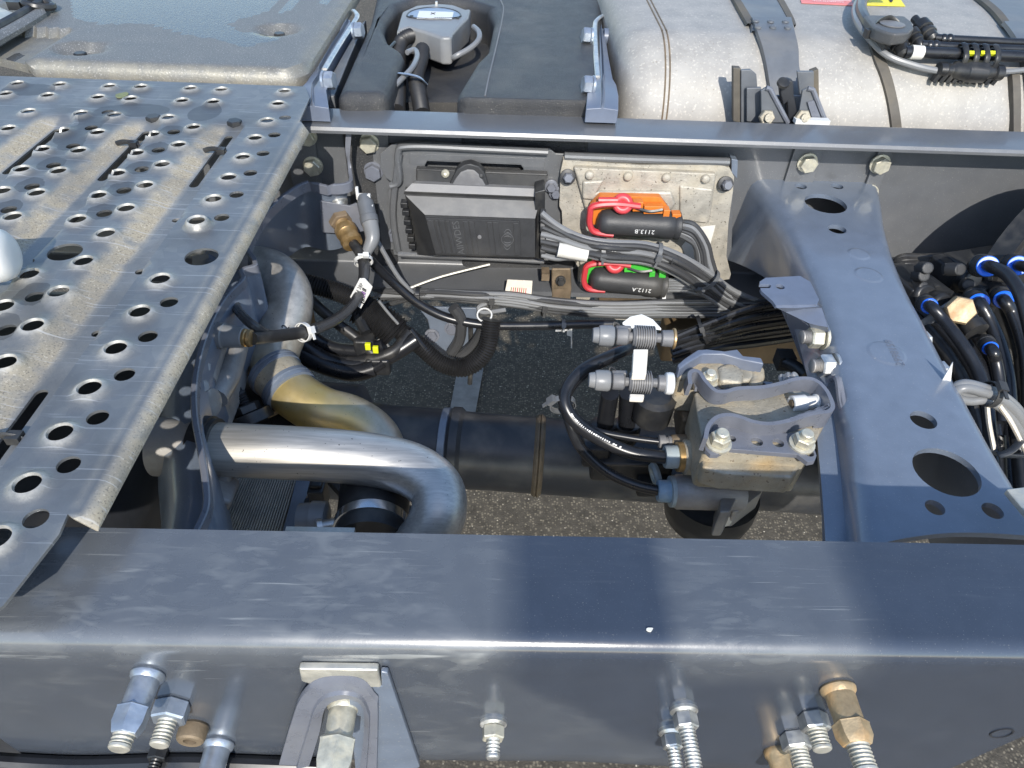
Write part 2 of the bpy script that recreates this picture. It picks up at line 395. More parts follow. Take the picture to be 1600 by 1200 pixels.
def text_part(txt, name, mat, parent, org, xdir, ydir, size, depth=.0004, spacing=1.):
    cu = bpy.data.curves.new(name, 'FONT'); cu.body = txt; cu.size = 1; cu.align_x = 'CENTER'; cu.align_y = 'CENTER'; cu.extrude = 0; cu.space_character = spacing
    cu.resolution_u = 2
    o = bpy.data.objects.new('tmp', cu); COL.objects.link(o)
    bpy.context.view_layer.update()
    me = bpy.data.meshes.new_from_object(o.evaluated_get(bpy.context.evaluated_depsgraph_get()))
    bpy.data.objects.remove(o)
    x = V(xdir).normalized(); n = x.cross(V(ydir)).normalized(); y = n.cross(x)
    base = V(org)-world_loc(parent)
    for v in me.vertices: v.co = base+x*v.co.x*size+y*v.co.y*size+n*depth
    me.materials.clear(); me.materials.append(M[mat])
    q = bpy.data.objects.new(name, me); COL.objects.link(q); q.parent = parent; return q
def inside(pt, poly):
    x, y = pt; c = False; n = len(poly); j = n-1
    for i in range(n):
        xi, yi = poly[i]; xj, yj = poly[j]
        if (yi > y) != (yj > y) and x < (xj-xi)*(y-yi)/(yj-yi)+xi: c = not c
        j = i
    return c
def circ(cx, cy, rx, n=20, ry=None, a0=0):
    ry = ry or rx; return [(cx+rx*math.cos(a0+2*math.pi*i/n), cy+ry*math.sin(a0+2*math.pi*i/n)) for i in range(n)]
def sheet(loops, rings, step, fn, attrs=()):
    """triangulated sheet with holes; fn(x,y)->(V, {attr:val})"""
    vs, es = [], []
    for lp in list(loops)+list(rings):
        o = len(vs); vs += [V((p[0], p[1])) for p in lp]; es += [(o+i, o+(i+1) % len(lp)) for i in range(len(lp))]
    holes = [(lp, sum(p[0] for p in lp)/len(lp), sum(p[1] for p in lp)/len(lp), max(math.hypot(p[0]-lp[0][0], p[1]-lp[0][1]) for p in lp)*1.1) for lp in loops[1:]]
    out = loops[0]
    x0, x1 = min(p[0] for p in out), max(p[0] for p in out); y0, y1 = min(p[1] for p in out), max(p[1] for p in out)
    sx, sy = step if isinstance(step, tuple) else (step, step)
    cons = [V((p[0], p[1])) for lp in loops for p in lp]
    cell = {}
    for p in vs: cell.setdefault((int(p.x/sx), int(p.y/sy)), 1)
    x = x0+sx/2; k = 0
    while x < x1:
        y = y0+sy/2+(k % 2)*sy*.25
        while y < y1:
            if (int(x/sx), int(y/sy)) not in cell and inside((x, y), out) and not any(abs(x-h[1]) < h[3] and abs(y-h[2]) < h[3] and inside((x, y), h[0]) for h in holes): vs.append(V((x, y)))
            y += sy
        x += sx; k += 1
    r = delaunay_2d_cdt(vs, es, [], 0, 1e-7)
    g = G(); lay = {a: g.bm.verts.layers.float.new(a) for a in attrs}
    bv = []
    for p in r[0]:
        q, at = fn(p.x, p.y); b = g.bm.verts.new(q)
        for a in attrs: b[lay[a]] = at.get(a, 0)
        bv.append(b)
    for f in r[2]:
        cx = sum(r[0][i].x for i in f)/len(f); cy = sum(r[0][i].y for i in f)/len(f)
        if not inside((cx, cy), out): continue
        if any(abs(cx-h[1]) < h[3] and abs(cy-h[2]) < h[3] and inside((cx, cy), h[0]) for h in holes): continue
        g.face([bv[i] for i in f])
    for v in [v for v in g.bm.verts if not v.link_faces]: g.bm.verts.remove(v)
    return g
def solid(o, th, off=-1):
    m = o.modifiers.new('solid', 'SOLIDIFY'); m.thickness = th; m.offset = off
    es = o.modifiers.new('split', 'EDGE_SPLIT'); es.split_angle = rad(40); es.use_edge_sharp = False; return o
def sstep(a, b, x):
    t = max(0, min(1, (x-a)/(b-a))) if a != b else 0; return t*t*(3-2*t)
# ================================================================== SETTING
g = G(); g.poly([(-60, -60, -.95), (60, -60, -.95), (60, 60, -.95), (-60, 60, -.95)])
single('ground', g, 'asphalt', 'grey asphalt yard below the truck', None, kind='structure')
a = [pz(700, 655, -.946), pz(741, 655, -.946), pz(762, 540, -.946), pz(722, 540, -.946)]
g = G(); g.poly(a); single('painted_line', g, 'line', 'worn pale strip on the asphalt', None, kind='structure')

# ================================================================== FRAME RAILS
FLW = .078; WID = .80; TH = .008
def bend(cy, cz, r, a0, a1, n=6):
    return [(cy+r*math.cos(rad(a0+(a1-a0)*i/n)), cz+r*math.sin(rad(a0+(a1-a0)*i/n))) for i in range(n+1)]
def rail_mesh(prof, x0, x1, nx=2):
    g = G(); rows = []
    for i in range(nx+1):
        x = x0+(x1-x0)*i/nx; rows.append([V((x, y, z)) for y, z in prof]+[V((x, *prof[0]))])
    R_ = g.grid(rows); g.face(R_[0][:-1]); g.face(R_[-1][:-1][::-1]); return g

near = thing('frame_rail', 'wide glossy blue-grey chassis rail across the foreground with bolts in its web', 'chassis rail', (0, 0, 0))
# web outline follows the cut lower edge; top flange and bend are swept
zb = pY(300, 1187, 0).z
webpts = [pY(-90, 1090, 0), pY(40, 1183, 0), pY(140, 1187, 0), pY(900, 1193, 0), pY(1440, 1222, 0), pY(1640, 1134, 0), pY(1760, 1080, 0)]
XL, XR = -1.5, 1.5
rb = .013
outer = [(FLW, -TH), (FLW+.0006, -.004), (FLW-.001, 0)]+bend(rb, -rb, rb, 90, 180, 8)
inner = [(TH, -rb)]+[(rb-(rb-TH)*math.cos(rad(t)), -rb+(rb-TH)*math.sin(rad(t))) for t in (30, 60, 90)]
def low(x):
    if x < webpts[0].x: return webpts[0].z
    for i in range(len(webpts)-1):
        if x <= webpts[i+1].x:
            f = (x-webpts[i].x)/(webpts[i+1].x-webpts[i].x); return webpts[i].z*(1-f)+webpts[i+1].z*f
    return webpts[-1].z
g = G(); dl = g.bm.verts.layers.float.new('dust_or_sunlit')  # layer paints sunlit bands lighter; cast-shadow bands stay dark
xs = sorted(set([XL+(XR-XL)*i/60 for i in range(61)]+[-.75+i*.0125 for i in range(121)]+[p.x for p in webpts]))
rows = []
for x in xs:
    z = low(x)
    pr = [V((x, y, zz)) for y, zz in [(FLW, -TH), (FLW+.0006, -.004), (FLW-.001, 0), (.06, 0), (.04, 0), (.026, 0)]+bend(rb, -rb, rb, 90, 180, 8)]
    pr += [V((x, 0, -.013+(z+.004+.013)*k/10)) for k in range(1, 11)]+[V((x, .0012, z+.001)), V((x, .004, z)), V((x, TH, z)), V((x, TH, -rb))]+[V((x, y, zz)) for y, zz in inner[1:]]
    rows.append(pr+[pr[0]])
R_ = g.grid(rows)
XA = [pz(px, 930, 0).x for px in (795, 1050, 1338)]  # edges of the painted cast shadow across the flange
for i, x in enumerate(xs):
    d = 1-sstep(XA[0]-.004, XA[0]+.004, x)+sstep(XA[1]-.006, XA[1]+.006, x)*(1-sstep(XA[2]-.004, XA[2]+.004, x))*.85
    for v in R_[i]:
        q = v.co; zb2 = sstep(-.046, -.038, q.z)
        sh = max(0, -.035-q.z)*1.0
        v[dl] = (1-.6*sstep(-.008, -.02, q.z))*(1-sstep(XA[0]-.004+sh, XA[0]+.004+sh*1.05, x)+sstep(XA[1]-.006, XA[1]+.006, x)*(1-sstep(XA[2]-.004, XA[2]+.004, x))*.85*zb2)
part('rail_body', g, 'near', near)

far = thing('frame_rail', 'far chassis rail with light grey flange above the control units', 'chassis rail', (0, WID, 0))
WY = WID-TH
prof = [(WID-FLW, -TH), (WID-FLW-.0004, -.004), (WID-FLW+.002, 0)]+bend(WID-rb, -rb, rb, 90, 0, 6)+bend(WID-rb, -.258+rb, rb, 0, -90, 6)+[(WID-FLW, -.258), (WID-FLW, -.25), (WID-rb, -.25)]+[(WID-rb+(rb-TH)*math.cos(rad(t)), -.258+rb+(rb-TH)*math.sin(rad(t))) for t in (-60, -30, 0)]+[(WY, -rb)]+[(WID-rb+(rb-TH)*math.cos(rad(t)), -rb+(rb-TH)*math.sin(rad(t))) for t in (30, 60, 90)]
part('rail_body', rail_mesh(prof, -1.6, 1.9, 40), 'rail', far)
# doubler strips and bolts on the far web
for (xa, xb) in ((1230, 1275), (1360, 1384)):
    p0, p1 = pY(xa, 262, WY), pY(xb, 262, WY); g = G(); g.box(((p0.x+p1.x)/2, WY-.003, -.13), (p1.x-p0.x, .0055, .225)); part('doubler_strip', g, 'rail', far, bevel=.001)
for (xa, xb) in ((455, 500), (560, 612)):
    p0, p1 = pY(xa, 262, WY), pY(xb, 262, WY); g = G(); g.box(((p0.x+p1.x)/2, WY-.004, -.12), (p1.x-p0.x, .0075, .20)); part('doubler_strip', g, 'rail', far, bevel=.001)
gw = G(); gw.lathe((0, 0, 0), (0, -1, 0), [(0, .0145), (.003, .0145), (.0034, .013)], 20); me_w = finish(gw, 'washer'); me_w.materials.append(M['zincpale'])
gh = G(); gh.hexa((0, -.003, 0), (0, -1, 0), .0125, .010, up=V((.3, 0, 1)), ch=.1); me_h = finish(gh, 'bolt'); me_h.materials.append(M['zincpale'])
me_h2 = me_h.copy(); me_h2.materials[0] = M['framegrey']; me_w2 = me_w.copy(); me_w2.materials[0] = M['framegrey']
for k, (px, py, pal) in enumerate([(1265, 259, 1), (1379, 261, 1), (1361, 308, 1), (575, 228, 1), (582, 272, 0), (477, 217, 2), (487, 264, 2), (620, 372, 0)]):
    P = pY(px, py, WY-.018); P.y = WY-.006
    sc = 1.0
    rot = Matrix.Rotation(k*.7, 3, 'Y')
    b = inst(me_h if pal else me_h2, 'bolt', far, P, rot); w = inst(me_w if pal else me_w2, 'washer', b, P)
    w.location = (0, 0, 0); w.rotation_euler = (0, 0, 0)

# ---------------------------------------------------------------- near web hardware
NY = V((0, -1, 0))
def web_at(px, py, y0=0): P = pY(px, py, y0); return V((P.x, 0, P.z))
def lenY(P, py): return max(.002, solve(P, NY, py))
def width(px_w, P): return mm(px_w, P)/2
def bolt(px, py, segs, tilt=None):
    """px,py: where the fastener leaves the web; segs: (kind, end_py, width_px, material)"""
    P = web_at(px, py); t0 = 0; root = None
    for kind, ey, wp, mt in segs:
        t1 = lenY(P, ey) if ey < 1190 else lenY(P, 1190)+(ey-1190)*.0006
        q = P+NY*t0; r = width(wp, q); L = max(.002, t1-t0); g = G()
        if kind == 'sleeve': g.lathe(q, NY, [(0, r*1.12), (L*.06, r*1.2), (L*.14, r*1.16), (L*.24, r*.98), (L*.8, r*.95), (L, r*.97)], 24); nm = 'spacer_sleeve'
        elif kind == 'nut': g.hexa(q, NY, r, L, up=V((.9, 0, .35)), ch=.1); nm = 'nut'
        elif kind == 'flange': g.lathe(q, NY, [(0, r), (L*.6, r), (L, r*.8)], 24); nm = 'washer'
        elif kind == 'dome': g.lathe(q, NY, [(0, r*.9), (L*.15, r), (L*.7, r), (L*.9, r*.93), (L, r*.8), (L*.98, r*.45), (L*.5, r*.4)], 24); nm = 'socket_bolt'
        elif kind == 'conenut':
            g.lathe(q, NY, [(0, r*.96), (L*.06, r*1.04), (L*.12, r*1.0), (L*.62, r*1.0), (L*.98, r*.78), (L, r*.74)], 6, up=V((.9, 0, .35))); nm = 'nut'
        else: g.thread(q, NY, r, L, .0022); nm = 'stud'
        if root is None: root = part(nm, g, mt, near, sharp=28)
        else:
            c = part(nm, g, mt, root, sharp=28)
        t0 = t1
bolt(232, 1052, [('sleeve', 1106, 44, 'zincblue'), ('conenut', 1149, 52, 'zincblue'), ('thread', 1172, 34, 'galv')])
bolt(272, 1098, [('nut', 1127, 56, 'zincblue'), ('thread', 1166, 30, 'galv')])
bolt(305, 1132, [('dome', 1160, 44, 'rust')])
bolt(343, 1160, [('sleeve', 1206, 40, 'zincblue'), ('thread', 1240, 34, 'zincblue')])
bolt(250, 1170, [('nut', 1188, 30, 'black'), ('thread', 1202, 18, 'black')])
bolt(771, 1128, [('flange', 1136, 42, 'zinc'), ('nut', 1156, 36, 'zincpale'), ('thread', 1186, 22, 'zinc')])
bolt(1068, 1108, [('flange', 1116, 44, 'zinc'), ('nut', 1139, 38, 'zinc'), ('thread', 1215, 26, 'zinc')])
bolt(1047, 1140, [('flange', 1150, 38, 'zinc'), ('nut', 1170, 32, 'zinc'), ('thread', 1212, 22, 'zinc')])
bolt(1268, 1116, [('nut', 1142, 46, 'zinc'), ('thread', 1173, 30, 'galv')])
bolt(1240, 1147, [('nut', 1172, 46, 'zinc'), ('thread', 1204, 30, 'galv')])
bolt(1213, 1172, [('sleeve', 1225, 34, 'rusty')])
bolt(1308, 1074, [('sleeve', 1130, 46, 'rusty'), ('conenut', 1165, 56, 'rusty'), ('thread', 1200, 36, 'galv')])
# weld nut hole at the right end of the web
P = pY(1565, 1145, 0); g = G(); g.lathe(P+V((0, .002, 0)), NY, [(0, mm(18, P)), (.0026, mm(18, P)), (.0026, mm(15, P)), (-.004, mm(14, P))], 24); part('drain_hole', g, 'dark', near)

# stop block, wedge and U-shaped lug
lug = thing('towing_lug', 'pale galvanised stop block with a grey U-shaped lug on the near rail', 'bracket', web_at(530, 1120))
A = pY(475, 1032, 0); B = pY(592, 1031, 0)
tD = lenY(A, 1045); zt = A.z
Cc = pY(475, 1072, -tD).z
g = G(); x0, x1 = A.x-.001, B.x
g.plate([[V((x0-.001, -.0003, zt)), V((x1, -.0003, zt)), V((x1, -.0003, Cc)), V((x0+.006, -.0003, Cc)), V((x0-.002, -.0003, Cc+.006))]], (0, -tD, 0)); part('stop_block', g, 'galv', lug, bevel=.0012)
# wedge plate running down to the right
w0 = pY(596, 1040, -.0005); w1 = pY(648, 1190, -.0005)
g = G(); dx = w1-w0; g.plate([[w0, w0+V((.004, 0, -.001)), w1+V((.004, 0, 0)), w1+V((.0, 0, -.004)), V((x1-.03, -.0005, w1.z-.004)), V((x1-.02, -.0005, Cc-.002)), V((x1, -.0005, Cc))]], (0, -tD*.8, 0)); part('wedge_plate', g, 'frame', lug, bevel=.001)
# U lug: ribbon ring standing toward the viewer
def lugpt(px, py, yy): return pY(px, py, yy)
yl = -.0095
pin = [(478, 1215), (498, 1150), (507, 1112), (528, 1099), (548, 1099), (566, 1112), (568, 1150), (560, 1215)]
pout = [(430, 1215), (455, 1130), (470, 1092), (500, 1070), (560, 1070), (585, 1095), (590, 1110), (588, 1215)]
def interp(pl, n=40):
    q = smooth_path([V((a, b, 0)) for a, b in pl], 6); L = [0]
    for i in range(len(q)-1): L.append(L[-1]+(q[i+1]-q[i]).length)
    o = []; j = 0
    for k in range(n+1):
        d = L[-1]*k/n
        while j < len(q)-2 and L[j+1] < d: j += 1
        o.append(q[j].lerp(q[j+1], (d-L[j])/((L[j+1]-L[j]) or 1)))
    return o
ci, co = interp(pin), interp(pout); g = G(); rows = []
for a_, b_ in zip(ci, co):
    m1 = a_.lerp(b_, .38); m2 = a_.lerp(b_, .55)
    rows.append([lugpt(a_.x, a_.y, yl)+V((0, .0045, 0)), lugpt(a_.x, a_.y, yl)+V((0, .002, 0)), lugpt(m1.x, m1.y, yl), lugpt(m1.x, m1.y, yl).lerp(lugpt(m2.x, m2.y, yl), .3)+V((0,.002,0)), lugpt(m2.x, m2.y, yl+.002), lugpt(b_.x, b_.y, yl+.002), lugpt(b_.x, b_.y, yl)+V((0, .004, 0)), lugpt(b_.x, b_.y, yl)+V((0, .0045, 0))])
g.grid(rows); o = part('lug', g, 'framegrey', lug)
bolt(538, 1098, [('sleeve', 1156, 44, 'zincpale'), ('conenut', 1206, 60, 'zincpale')])

# black hoses running below the near web
for k, (pts, r) in enumerate([([(-30, 1188), (120, 1196), (300, 1192), (520, 1200)], .006), ([(-30, 1206), (120, 1210), (300, 1207), (520, 1212)], .006)]):
    g = G(); g.tube([pY(a, b, -.006-.004*k) for a, b in pts], r, 10); single('hose', g, 'hose', ['upper black hose under the lower edge of the near rail', 'lower black hose under the lower edge of the near rail'][k], 'hose')

p = pz(1015, 984, .0004); g = G(); lp = [p+V((.0019*math.cos(t)*(1+.25*math.sin(2*t)), .0012*math.sin(t)+.0003*math.cos(2*t), 0)) for t in [2*math.pi*i/12 for i in range(12)]]
g.plate([lp], (0, 0, .0008)); single('flake', g, 'label', 'tiny pale flake lying on the top of the near rail', 'flake')
# ================================================================== CATWALK
ZC = .030
def c2(px, py): p = pz(px, py, ZC); return (p.x, p.y)
Z1 = .34375
def zz(lst): return [(a*Z1, b*Z1) for a, b in lst]
raised = zz([(82,388),(275,393),(220,442),(30,435),(500,400),(643,403),(448,450),(597,457),(868,410),(1008,416),(830,466),(972,471),(1295,423),(1265,479),(133,516),(42,593),(371,524),(524,532),(287,603),(447,611),(766,543),(882,587),(697,620),(815,667),(197,688),(362,694),(624,705),(741,757),(104,779),(270,787),(538,797),(664,852),(15,878),(172,887),(451,898),(578,957),(64,996),(357,1008),(486,1072),(1216,558),(1162,636),(1106,723),(1042,816),(973,915),(902,1025)])
raised += [(a*.5, 350+b*.5) for a, b in [(264,124),(95,165),(188,220),(15,265),(107,325),(20,440),(620,7),(504,180),(440,282),(366,396),(284,520),(193,660),(92,820),(-5,990)]]
flush = zz([(490,510),(415,581),(332,664),(243,752),(146,848),(40,953),(790,600),(720,682),(644,769),(563,866),(474,970),(1296,535),(1247,613),(1196,697),(1138,786),(1075,884),(1008,988)])
flush += [(a*.5, 350+b*.5) for a, b in [(108,228),(20,332),(528,244),(462,351),(389,470),(305,604),(214,752),(112,920)]]
big = [(101.4, 393.6), (315, 401)]
xr = c2(466, 200)[0]-.0015                                        # where the right edge starts to roll down
yfar = c2(300, 129)[1]; ynear_roll = c2(120, 812)[1]; ynear = c2(0, 948)[1]
grooves = [c2(268, 352)[0], c2(133, 352)[0]-.0, c2(10, 352)[0]]
grooves = [c2(270, 352)[0], c2(103, 349)[0], c2(112, 190)[0]]
gw_ = .043; gd = .0065
ystart = [c2(376, 196)[1], c2(246, 190)[1], c2(112, 183)[1]]
def gprof(x, y):
    z = 0; d = 0
    for gx, ys in zip(grooves, ystart):
        u = gx-x
        if 0 < u < .053:
            f = sstep(ys+.012, ys-.02, y)
            if u < .0025: k = u/.0025
            elif u < .020: k = 1
            else: k = 1-sstep(.020, gw_, u)
            z -= gd*k*f; d = max(d, (.12+.88*sstep(.017, .024, u))*(1-sstep(.034, .052, u))*f)
    return z, d
ROLL = .016
def cfun(u, y):
    x = u; z = 0; at = {'dirt': 0, 'wet': 0, 'worn': 0}
    if u > xr:
        s = (u-xr); f = s/ROLL
        a = min(1, f*1.15)*rad(78); R0 = .0105
        x = xr+R0*math.sin(a); z = -R0*(1-math.cos(a))-max(0, f-.87)*.02
        at['dirt'] = .85*sstep(0, .5, f)
    else:
        z, d = gprof(u, y); at['dirt'] = d; at['dirt'] = max(at['dirt'], .55*sstep(.006, 0, xr-u))
    best = 9
    for hx, hy, hr in HR:
        r = math.hypot(u-hx, y-hy)
        if r < hr*2.2:
            z += .0036*(1-sstep(hr*1.02, hr*1.75, r)); at['worn'] = max(at['worn'], 1-sstep(hr*1.05, hr*1.4, r)); at['dirt'] = max(at['dirt'], .30*(1-sstep(hr*1.1, hr*2.1, r)))
    for hx, hy, hr in HF:
        ex, ey = (u-hx+.004)/(hr*1.9), (y-hy-.004)/(hr*2.3); r = math.hypot(ex, ey)
        if r < 1.6 and u < xr-.05: at['wet'] = max(at['wet'], 1-sstep(.7, 1.3, r))
    for (hx, hy, ax_, ay_) in WETS:
        r = math.hypot((u-hx)/ax_, (y-hy)/ay_)
        if r < 1.6: at['wet'] = max(at['wet'], 1-sstep(.6, 1.35, r))
    return V((x, y, ZC+z)), at
WETS = [(*c2(320, 176), .020, .028), (*c2(215, 172), .040, .022), (*c2(45, 140), .034, .022), (*c2(150, 185), .02, .02), (*c2(115, 210), .02, .03)]
HR = []; HF = []
for px, py in raised:
    x, y = c2(px, py); HR.append((x, y, .0083))
for px, py in flush:
    x, y = c2(px, py); HF.append((x, y, .0072))
HB = [(*c2(px, py), .0145) for px, py in big]
xl = -1.25
yc1 = c2(470, 190)[1]
out = [(xl, yfar), (c2(476, 136)[0], yfar), (c2(484, 153)[0], c2(484, 153)[1]), (c2(470, 186)[0]+.000, yc1), (xr, yc1), (xr+.002, yc1-.003), (xr+ROLL, yc1-.006), (xr+ROLL, ynear_roll), (xr-.001, ynear_roll+.001), (c2(104, 806)[0], ynear_roll+.004), (c2(92, 835)[0], c2(92, 835)[1]), (c2(5, 946)[0], c2(5, 946)[1]), (c2(-60, 990)[0], c2(-60, 990)[1]), (xl, c2(-60, 990)[1])]
slots = []
for (a, b), (c, d) in (((360, 207), (309, 281)), ((229, 200), (166, 271)), ((100, 196), (30, 261)), ((84, 606), (4, 712))):
    p, q = V(c2(a, b)), V(c2(c, d)); t = (q-p).normalized(); nn = V((-t.y, t.x)); r = .0048; lp = []
    xm = (p.x+q.x)/2; gi = min(grooves, key=lambda v: abs(v-.009-xm)); xm = gi-.0135; p.x = q.x = xm; t = V((0, -1)); nn = V((1, 0))
    for i in range(9): an = math.pi*i/8; lp.append(p+nn*r*math.cos(an)-t*r*math.sin(an))
    for i in range(9): an = math.pi*i/8; lp.append(q-nn*r*math.cos(an)+t*r*math.sin(an))
    slots.append([(v.x, v.y) for v in lp])
small = [(*c2(px, py), .0042) for px, py in [(272.6, 335), (117.5, 328), (215, 415), (147, 511), (46, 408)]]
loops = [out]+[circ(x, y, r, 22) for x, y, r in HR if y > ynear+.01]+[circ(x, y, r, 20) for x, y, r in HF]+[circ(x, y, r, 30) for x, y, r in HB]+slots+[circ(x, y, r, 14) for x, y, r in small]
loops = [loops[0]]+[lp for lp in loops[1:] if min(p[0] for p in lp) > xl+.01]
rings = [circ(x, y, r*k, 22) for x, y, r in HR for k in (1.22, 1.45, 1.8)]
def okring(lp):
    return min(p[0] for p in lp) > xl+.02 and max(p[0] for p in lp) < xr+.001 and not any(inside(p, h) for h in loops[1:] for p in lp[::4])
rings = [r for r in rings if okring(r)]
lines = []
g = sheet(loops, rings, (.0042, .009), cfun, ('dirt', 'wet', 'worn'))
cat = thing('catwalk', 'galvanised perforated tread plate across the left side of the chassis', 'catwalk', (c2(200, 400)[0], c2(200, 400)[1], ZC-.03))
o = part('tread_plate', g, 'cat', cat, sharp=60); solid(o, .0022)
# bolts and ties in the slots
for k_, (px, py) in enumerate(((360, 207), (229, 200))):
    p = pz(px, py, ZC-.012); p.x = grooves[k_]-.0135; p.z = ZC+.0015; g = G(); g.lathe(p-EZ*.010, EZ, [(0, .012), (.0025, .012), (.003, .009)], 18); g.hexa(p-EZ*.007, EZ, .0088, .009); part('bolt', g, 'black', cat)
for px, py in ((341, 238), (204, 227), (16, 687)):
    p = pz(px, py, ZC-.003); g = G(); g.tube([p+V((-.016, .001, .001)), p+V((-.006, 0, .004)), p+V((.006, 0, .002)), p+V((.012, 0, -.006))], .0028, 8, flat=.5, up=EZ); g.box(p+V((.004, 0, .002)), (.009, .008, .006)); part('cable_tie', g, 'black', cat)
# dry leaf
p = pz(190, 149, ZC+.0012); g = G(); lp = [p+V((.0075*math.cos(t)*(1+.15*math.sin(3*t)), .0095*math.sin(t), .0006*math.sin(2*t))) for t in [2*math.pi*i/14 for i in range(14)]]; g.plate([lp], (0, 0, .0008)); M['leaf'] = pm('leaf', (.20, .22, .10), .6, 0, .2, 200)
single('leaf', g, 'leaf', 'small round green leaf lying on the tread plate between two holes', 'leaf')
# white cap lying on the catwalk at the left border
p = pz(-27, 452, ZC); g = G(); ax = V((1, .16, .06)).normalized(); rr = .0225
g.lathe(p+V((-.05, 0, rr)), ax, [(0, rr), (.062, rr), (.070, rr*.97), (.076, rr*.88), (.0795, rr*.7), (.081, rr*.4), (.0815, .001)], 28)
single('plastic_cap', g, 'white', 'white rounded plastic cap lying on the tread plate at the left edge', 'cap')

# ================================================================== COVER PLATES
ZV = .034
def v2(px, py): p = pz(px, py, ZV); return (p.x, p.y)
yf = v2(250, 103)[1]; xrC = v2(482, 100)[0]
cl = v2(20, 100)[0]
R0 = .035
xb = xrC+.0
out = []
ytop = yf+.75
for i in range(9): a_ = rad(-90+90*i/8); out.append((xb-R0+R0*math.cos(a_), yf+R0+R0*math.sin(a_)))
out += [(xb, ytop), (cl-.35, ytop), (cl-.35, yf+.16)]
for i in range(7): a_ = rad(180+90*i/6); out.append((cl+.02+.02*math.cos(a_), yf+.02+.02*math.sin(a_)))
recs = [(*v2(124, 76), .042, .030), (*v2(434, 46), .036, .032)]
wets = [[(110, -20), (112, 28), (160, 38), (230, 36), (290, 54), (340, 62), (382, 74), (430, 62), (448, 54), (370, 50), (358, 38), (372, 30), (420, 18), (450, -20)], [(2, 78), (22, 68), (28, 74), (10, 86), (0, 88)], [(505, 10), (520, -5), (508, -15), (495, 5)], [(440, 24), (470, 2), (480, -12), (462, -12), (436, 18)]]
wets = [[v2(*p) for p in w] for w in wets]
def edge_d(x, y):
    dx = xb-x; dy = y-yf
    if dx < R0 and dy < R0: return R0-math.hypot(x-(xb-R0), y-(yf+R0))
    dl = 9
    if y < yf+.2: dl = x-cl if y < yf+.16 else 9
    return min(dx, dy, max(0, dl) if y < yf+.15 else 9)
def vfun(x, y):
    d = max(0, edge_d(x, y)); at = {'dirt': 0, 'wet': 0}
    z = -.012*(1-math.sqrt(max(0, 1-(1-min(1, d/.013))**2))) if d < .013 else 0
    at['dirt'] = .75*(1-sstep(.004, .03, d)) if x > xb-.05 or d < .012 else 0
    for rx, ry, ra, rb_ in recs:
        e = math.hypot((x-rx)/ra, (y-ry)/rb_); z -= .012*(1-sstep(.62, 1., e)); at['dirt'] = max(at['dirt'], .35*(1-sstep(.6, 1.6, e)))
    for w in wets:
        if inside((x, y), w): at['wet'] = 1
    return V((x, y, ZV+z)), at
fine = []
g = sheet([out], [], (.009, .012), vfun, ('dirt', 'wet'))
# skirt
bmx = g.bm; ed = [e for e in bmx.edges if len(e.link_faces) == 1]
ex_ = bmesh.ops.extrude_edge_only(bmx, edges=ed)['geom']
for v in ex_:
    if isinstance(v, bmesh.types.BMVert): v.co.z -= .012
cov = thing('cover_plate', 'dented galvanised cover plate with a wet patch behind the catwalk', 'cover', (v2(250, 60)[0], v2(250, 60)[1], ZV-.02))
o = part('cover_sheet', g, 'cover', cov, sharp=50); solid(o, .002)
for (rx, ry, _, _), k in zip(recs, (0, 1)):
    g = G(); g.lathe((rx+.004, ry-.010, ZV-.013), EZ, [(0, .0105), (.002, .0105), (.0025, .009)], 16); g.hexa((rx+.004, ry-.010, ZV-.011), EZ, .0088, .009); part('bolt', g, 'black', cov)
# upper-left corner: gutter strip and tan panel
def q2(px, py, z=ZV+.006): return pz(px, py, z)
edge = [q2(-40, 88), q2(0, 63), q2(40, 40), q2(72, 20)]
g = G(); rows = []
for p in smooth_path(edge, 4):
    n_ = V((-.55, .83, 0)); rows.append([p+V((0, 0, -.006)), p, p+n_*.012+V((0, 0, .005)), p+n_*.030+V((0, 0, .005)), p+n_*.040, p+n_*.042+V((0, 0, -.02))])
g.grid(rows); gut = thing('gutter_strip', 'pale edge strip with a black rubber lip in the upper left corner', 'strip', edge[1]); part('strip', g, 'cover', gut, sharp=50)
g = G(); g.tube([p+V((-.55, .83, 0))*.050+V((0, 0, .004)) for p in edge], .007, 8); part('rubber_lip', g, 'rubber', gut)
a_ = [q2(-30, 22, ZV+.012), q2(28, 22, ZV+.012), q2(10, -40, ZV+.012), q2(-60, -40, ZV+.012)]
a_ = [q2(-60, 40, ZV+.010), q2(-4, 38, ZV+.010), q2(28, 22, ZV+.010), q2(-4, 9, ZV+.010), q2(-60, -20, ZV+.010)]
g = G(); g.plate([a_], (0, 0, -.008)); single('tan_panel', g, 'galv', 'small tan panel beyond the strip in the upper left corner', 'panel', bevel=.002)
g = G(); p = q2(60, 6, ZV+.012); g.torus(p, (.2, .1, 1), .020, .006, 20, 8); g.tube([p+V((-.09, .05, 0)), p+V((-.05, .02, .004)), p+V((-.02, 0, .002))], .006, 8); g.box(p+V((-.03, -.012, 0)), (.02, .014, .012)); single('hose_clip', g, 'black', 'black hose clip at the corner of the cover plate', 'clip')
# dark gap behind the catwalk: a cross tube with brown patches
g = G(); pa = pz(-120, 123, -.06); pb = pz(520, 123, -.06); g.box(((pa.x+pb.x)/2, yf+.06, -.09), (pb.x-pa.x, .03, .1)); single('cross_tube', g, 'dark', 'dark tube in the gap between cover plate and catwalk', 'tube')
